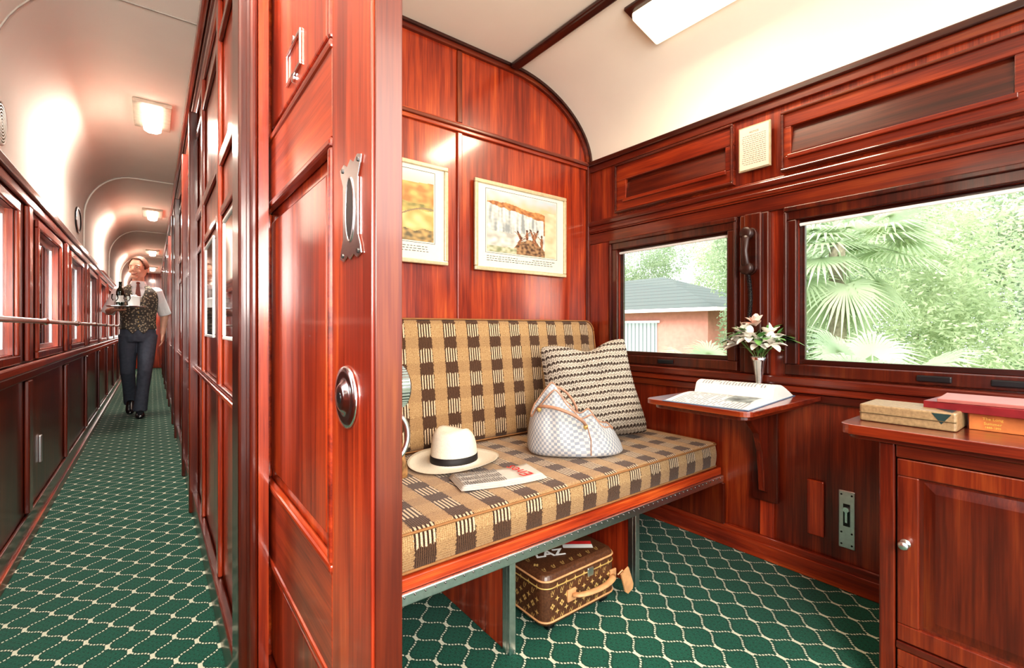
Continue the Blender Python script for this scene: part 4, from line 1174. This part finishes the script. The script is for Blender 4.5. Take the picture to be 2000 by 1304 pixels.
    for i in range(H_):
        for j in range(k):
            a=i*k+j;b=i*k+(j+1)%k; c=(vs[a]+vs[b+k])/2
            if c.y>.02: lim=.05
            elif c.y>-.03: lim=.118
            else: lim=.118+.085*min(1,(-.03-c.y)/.03)-.02*max(0,abs(c.x)-.03)/.03
            if c.z<lim: continue
            fs.append((a,b,b+k,a+k))
    m.add([HR@p for p in vs],fs)
    HAIR=simple('auburn_hair',(.11,.038,.018),.7,var=.4,scale=90)
    o=m.obj('hair',HAIR,parent=pb,smooth=True,origin=Z); so=o.modifiers.new('s','SOLIDIFY'); so.thickness=.006; so.offset=1
    for sx in (-1,1):
        m=MB(); m.ell((sx*.031,-.083,.112),(.012,.007,.0050)); m.xf(HR); m.obj('eye',WHITE,parent=pb,smooth=True,origin=Z)
        m=MB(); m.ell((sx*.031-.002,-.0893,.112),(.0046,.002,.0046)); m.xf(HR); m.obj('iris',BLACK,parent=pb,smooth=True,origin=Z)
        m=MB(); m.tube([(sx*.015,-.096,.131),(sx*.032,-.094,.134),(sx*.048,-.081,.129)],[.002,.0028,.0015],8); m.xf(HR); m.obj('eyebrow',HAIR,parent=pb,smooth=True,origin=Z)
    m=MB().tube([(-.030,-.080,.054),(-.016,-.094,.044),(0,-.098,.041),(.016,-.094,.044),(.030,-.080,.054)],[.002,.0045,.0055,.0045,.002],10); m.xf(HR); m.obj('lips',simple('lip_red',(.42,.15,.11),.5),parent=pb,smooth=True,origin=Z)
    m=MB().tube([(-.022,-.089,.051),(0,-.0985,.046),(.022,-.089,.051)],[.0015,.0032,.0015],8); m.xf(HR); m.obj('teeth',WHITE,parent=pb,smooth=True,origin=Z)
    return pb
person((-.13,6.87,0))
TR=(-.215,6.525,1.222)
o=thing('serving_tray',TR,'round silver serving tray held on one hand','tray')
MB().rev([(.001,0),(.15,0),(.165,.003),(.175,.012),(.178,.012),(.170,.004),(.155,.0035),(.001,.0035)],k=40,cap=False).obj('tray_plate',CHROME,parent=o,smooth=True)
TZ=TR[2]+.004
o=thing('wine_bottle',(TR[0]-.060,TR[1]+.02,TZ),'dark green wine bottle on the tray','bottle')
MB().rev([(.033,0),(.036,.004),(.036,.16),(.030,.185),(.014,.21),(.013,.255),(.015,.257),(.015,.27),(.002,.271)],k=24).obj('bottle_glass',simple('dark_green_glass',(.01,.02,.012),.08,coat=.6),parent=o,smooth=True)
MB().rev([(.0365,.05),(.0367,.051),(.0367,.12),(.0365,.121)],k=24,cap=False).obj('label_paper',PAPER,parent=o,smooth=True)
o=thing('ice_bucket',(TR[0]+.055,TR[1]+.02,TZ),'silver ice bucket on the tray','bucket')
MB().rev([(.045,0),(.048,.004),(.060,.11),(.064,.112),(.063,.116),(.057,.112),(.046,.01),(.001,.009)],k=28,cap=False).obj('bucket_shell',WHITE,parent=o,smooth=True)
m=MB()
rr=random.Random(5)
for i in range(18):
    x,y=rr.uniform(-.035,.035),rr.uniform(-.035,.035); z=rr.uniform(.095,.12); n0=len(m.v); m.box(-.012,.012,-.012,.012,-.012,.012); m.xf(Matrix.Translation((x,y,z))@Euler((rr.random()*3,rr.random()*3,0)).to_matrix().to_4x4(),n0)
o2=m.obj('ice_cubes',simple('ice',(.85,.9,.95),.1,var=.05),parent=o,bevel=.002); o2['kind']='stuff'
for dx,dy in ((.0,-.085),(-.10,-.070)):
    o=thing('drinking_glass',(TR[0]+dx,TR[1]+dy,TZ),'clear stemmed glass on the tray','glass',group='glasses on the tray')
    MB().rev([(.03,0),(.03,.002),(.004,.006),(.004,.05),(.018,.062),(.030,.085),(.027,.13),(.026,.13),(.028,.085),(.016,.065),(.001,.054)],k=24,cap=False).obj('glass_bowl',GLASS,parent=o,smooth=True)

# ================================================================== OUTSIDE
def leafmat(name,a,b):
    n=NT(name); v=n.coord(); f=n.noise(v,3,3)
    c=n.ramp(f,[(.3,a),(.7,b)]); n.fin(c,.6,spec=.2)
    tl=n.n.new('ShaderNodeBsdfTranslucent'); n.l.new(c,tl.inputs[0])
    mx=n.n.new('ShaderNodeMixShader'); mx.inputs[0].default_value=.5
    n.l.new(n.b.outputs[0],mx.inputs[1]); n.l.new(tl.outputs[0],mx.inputs[2]); n.l.new(mx.outputs[0],n.n['Material Output'].inputs[0]); return n.m
LF1=leafmat('pale_foliage',(.42,.51,.31),(.68,.74,.55)); LF2=leafmat('deep_foliage',(.24,.33,.20),(.48,.56,.38)); LFP=leafmat('palm_frond_green',(.38,.48,.32),(.62,.69,.50))
BARK=simple('bark',(.22,.20,.14),.9,var=.3)
struct(B(-30,-1.2,-15,40,-1.25,-1.2).obj('ground_gravel',simple('gravel',(.45,.43,.38),.9)),'gravel beside the track')
struct(B(2.6,45,-25,50,-1.25,-1.2).obj('ground_grass',simple('grass',(.35,.46,.24),.9,var=.4,scale=6)),'grass outside the carriage windows')
def bushmesh(seed,R,H,n,ls):
    r=random.Random(seed); m=MB(); vs=[];fs=[]
    blobs=[(Vector((r.uniform(-R*.6,R*.6),r.uniform(-R*.6,R*.6),r.uniform(.08*H,.88*H))),r.uniform(.26,.4)*R) for _ in range(30)]
    for i in range(n):
        c,rad=r.choice(blobs); d=Vector((r.gauss(0,1),r.gauss(0,1),r.gauss(0,1))).normalized()
        p=c+d*rad*r.uniform(.70,1.08)
        if p.z<0: p.z=abs(p.z)*.3
        a=Vector((r.gauss(0,1),r.gauss(0,1),r.gauss(0,.6))).normalized(); b=a.cross(Vector((r.gauss(0,1),r.gauss(0,1),r.gauss(0,1)))).normalized()
        s=ls*r.uniform(.6,1.3); q=len(vs); vs+=[p-a*s,p+b*s*.35,p+a*s,p-b*s*.35]; fs.append((q,q+1,q+2,q+3))
    m.add(vs,fs)
    m.tube([(0,0,0),(0.05,.03,H*.2),(0,.05,H*.40)],[.06,.05,.02],8,1)
    return m
bm=[bushmesh(1,1.75,4.4,32000,.040).obj('tree',[LF1,BARK],origin=(0,0,0),fix=False),bushmesh(2,1.8,5.0,30000,.045).obj('tree',[LF2,BARK],origin=(0,0,0),fix=False)]
pos=[(8.8,1.4,0,1.0),(8.8,-2.4,0,1.0),(10.8,4.4,1,1.0),(8.6,-6.2,0,1.0),(13.0,.4,1,1.35),(13.0,-4.6,0,1.4),(19.5,4.0,1,1.5),(20.5,9.8,0,1.6),(21.5,15.8,1,1.6),(18.0,20.5,0,1.5),(19.0,-2.0,0,1.7),(19.5,-8.5,1,1.7),(26,24,1,1.9),(27,8,1,1.9),(27,0,1,1.9)]
for i,(x,y,k,s) in enumerate(pos):
    if i in (0,2): o=bm[0 if i==0 else 1]
    else: o=bm[k].copy(); COL.objects.link(o)
    o.location=(x,y,-1.2); o.rotation_euler=(0,0,i*1.7); o.scale=(s,s,s)
    tag(o,'leafy pale green tree outside the window' if k==0 else 'dense darker green tree outside the window','tree','trees outside the carriage')
for i in range(7):
    o=bm[1].copy(); COL.objects.link(o); o.location=(-9,-2+i*4.6,-1.2); o.scale=(1.0,1.0,.6); o.rotation_euler=(0,0,i); tag(o,'dense darker green tree outside the window','tree','trees outside the carriage')
def palm(loc,h,n,R,label,seed,lo=-.6,hi=1.0):
    r=random.Random(seed)
    e=thing('fan_palm',loc,label,'palm')
    MB().tube([(0,0,0),(.05,0,h*.5),(0,0,h)],[.12,.09,.08],12).obj('trunk',BARK,parent=e,smooth=True)
    for i in range(n):
        a=i*2.4+r.uniform(-.3,.3); el=r.uniform(lo,hi); d=Vector((math.cos(a)*math.cos(el),math.sin(a)*math.cos(el),math.sin(el)))
        base=Vector((0,0,h)); tip=base+d*R*.6
        m=MB().tube([base,base.lerp(tip,.5)+Vector((0,0,.05)),tip],[.014,.010,.007],6)
        side=d.cross(Vector((0,0,1))).normalized(); up=side.cross(d)
        for q in range(30):
            t=math.radians(-120+q*240/29); dd=(d*math.cos(t)+side*math.sin(t)).normalized(); Lf=R*.60*(1-.25*abs(t)/2)*r.uniform(.9,1.05)
            p0=tip; p1=tip+dd*Lf*.55-Vector((0,0,.04*R)); p2=tip+dd*Lf-Vector((0,0,.34*Lf))
            sd=dd.cross(up).normalized()
            m.add([p0-sd*.004,p0+sd*.004,p1+sd*.015,p1-sd*.015,p2],[(0,1,2,3),(3,2,4)])
        m.obj('frond',LFP,parent=e,fix=False)
palm((6.2,1.95,-1.2),3.15,44,.95,'fan palm with drooping fronds among the trees',1,-1.35,1.1)
palm((5.0,1.30,-1.2),1.55,16,.85,'low fan palm spreading light green fronds',2)
palm((6.6,3.65,-1.2),1.4,12,.85,'low fan palm beside pink outbuilding',3)
Hs=thing('outbuilding',(14.2,9.6,-1.2),'pink outbuilding with grey-green hipped roof and shutter door','house')
PINK=simple('pink_render',(.60,.25,.21),.9,var=.08,scale=8)
hx0,hx1,hy0,hy1=-2.2,2.5,-2.8,4.0
B(hx0,hx1,hy0,hy1,0,2.8).obj('walls',PINK,parent=Hs)
rf=MB(); o_=.45; zr=2.75; zt=4.0
v=[(hx0-o_,hy0-o_,zr),(hx1+o_,hy0-o_,zr),(hx1+o_,hy1+o_,zr),(hx0-o_,hy1+o_,zr),((hx0+hx1)/2,hy0+3.0,zt),((hx0+hx1)/2,hy1-2.2,zt)]
rf.add(v,[(0,1,4),(1,2,5,4),(2,3,5),(3,0,4,5),(0,3,2,1)])
n=NT('tiled_roof'); c=n.coord(); x,y,z=n.xyz(c); f=n.math('LESS_THAN',n.math('FRACT',n.math('MULTIPLY',z,8)),.12)
rf.obj('roof',n.fin(n.mix(f,(.125,.145,.135),(.08,.09,.085)),.9,spec=.1),parent=Hs)
B(hx0-o_-.02,hx0-o_+.06,hy0-o_,hy1+o_,zr-.10,zr).obj('gutter',WHITE,parent=Hs); B(hx0-o_,hx1+o_,hy0-o_-.06,hy0-o_-.001,zr-.10,zr).obj('fascia',WHITE,parent=Hs)
n=NT('corrugated_shutter'); c=n.coord(); x,y,z=n.xyz(c); f=n.math('LESS_THAN',n.math('FRACT',n.math('MULTIPLY',y,7)),.25)
B(hx0-.04,hx0-.005,-1.2,1.2,0.0,2.35).obj('shutter_door',n.fin(n.mix(f,(.34,.37,.39),(.13,.15,.16)),.6),parent=Hs)
B(hx0-.05,hx0-.041,-1.3,1.3,2.35,2.42).obj('door_lintel',WHITE,parent=Hs)

# ================================================================== LIGHT
w=bpy.data.worlds.new('world'); SC.world=w; w.use_nodes=True
bg=w.node_tree.nodes['Background']; bg.inputs[0].default_value=(.92,.96,1,1); bg.inputs[1].default_value=2.6
sun=bpy.data.lights.new('sun','SUN'); sun.energy=5.0; sun.angle=math.radians(28); sun.color=(1,.95,.86)
so=bpy.data.objects.new('sun',sun); COL.objects.link(so)
d=Vector((.80,.50,-.62)); so.rotation_euler=d.to_track_quat('-Z','Y').to_euler()
o=area('fill_light',(.95,-1.0,1.9),(0,0,0),.9,.9,20,(1,.93,.82)); dd=Vector((1.1,1.7,.7))-Vector(o.location); o.rotation_euler=dd.to_track_quat('-Z','Y').to_euler()  # added fill behind the camera to brighten the compartment
o=area('fill_light_corridor',(-.15,-1.1,1.5),(0,0,0),.5,.7,40,(1,.95,.88)); dd=Vector((-.05,3,1.6))-Vector(o.location); o.rotation_euler=dd.to_track_quat('-Z','Y').to_euler()  # unseen fill light, added to brighten the corridor
o=area('fill_light_ceiling',(-.15,-.5,1.25),(0,0,0),.4,.4,12,(1,.96,.90)); dd=Vector((-.15,2.6,2.35))-Vector(o.location); o.rotation_euler=dd.to_track_quat('-Z','Y').to_euler()  # added up-light for the corridor ceiling, no fixture stands here

cam=bpy.data.cameras.new('camera'); co=bpy.data.objects.new('camera',cam); COL.objects.link(co)
co.location=(0,0,1.0); co.rotation_euler=(math.radians(90),0,-math.radians(37.65))
cam.sensor_width=36; cam.lens=36*910/2000; cam.shift_y=-.006; cam.clip_start=.03; cam.clip_end=200
SC.camera=co
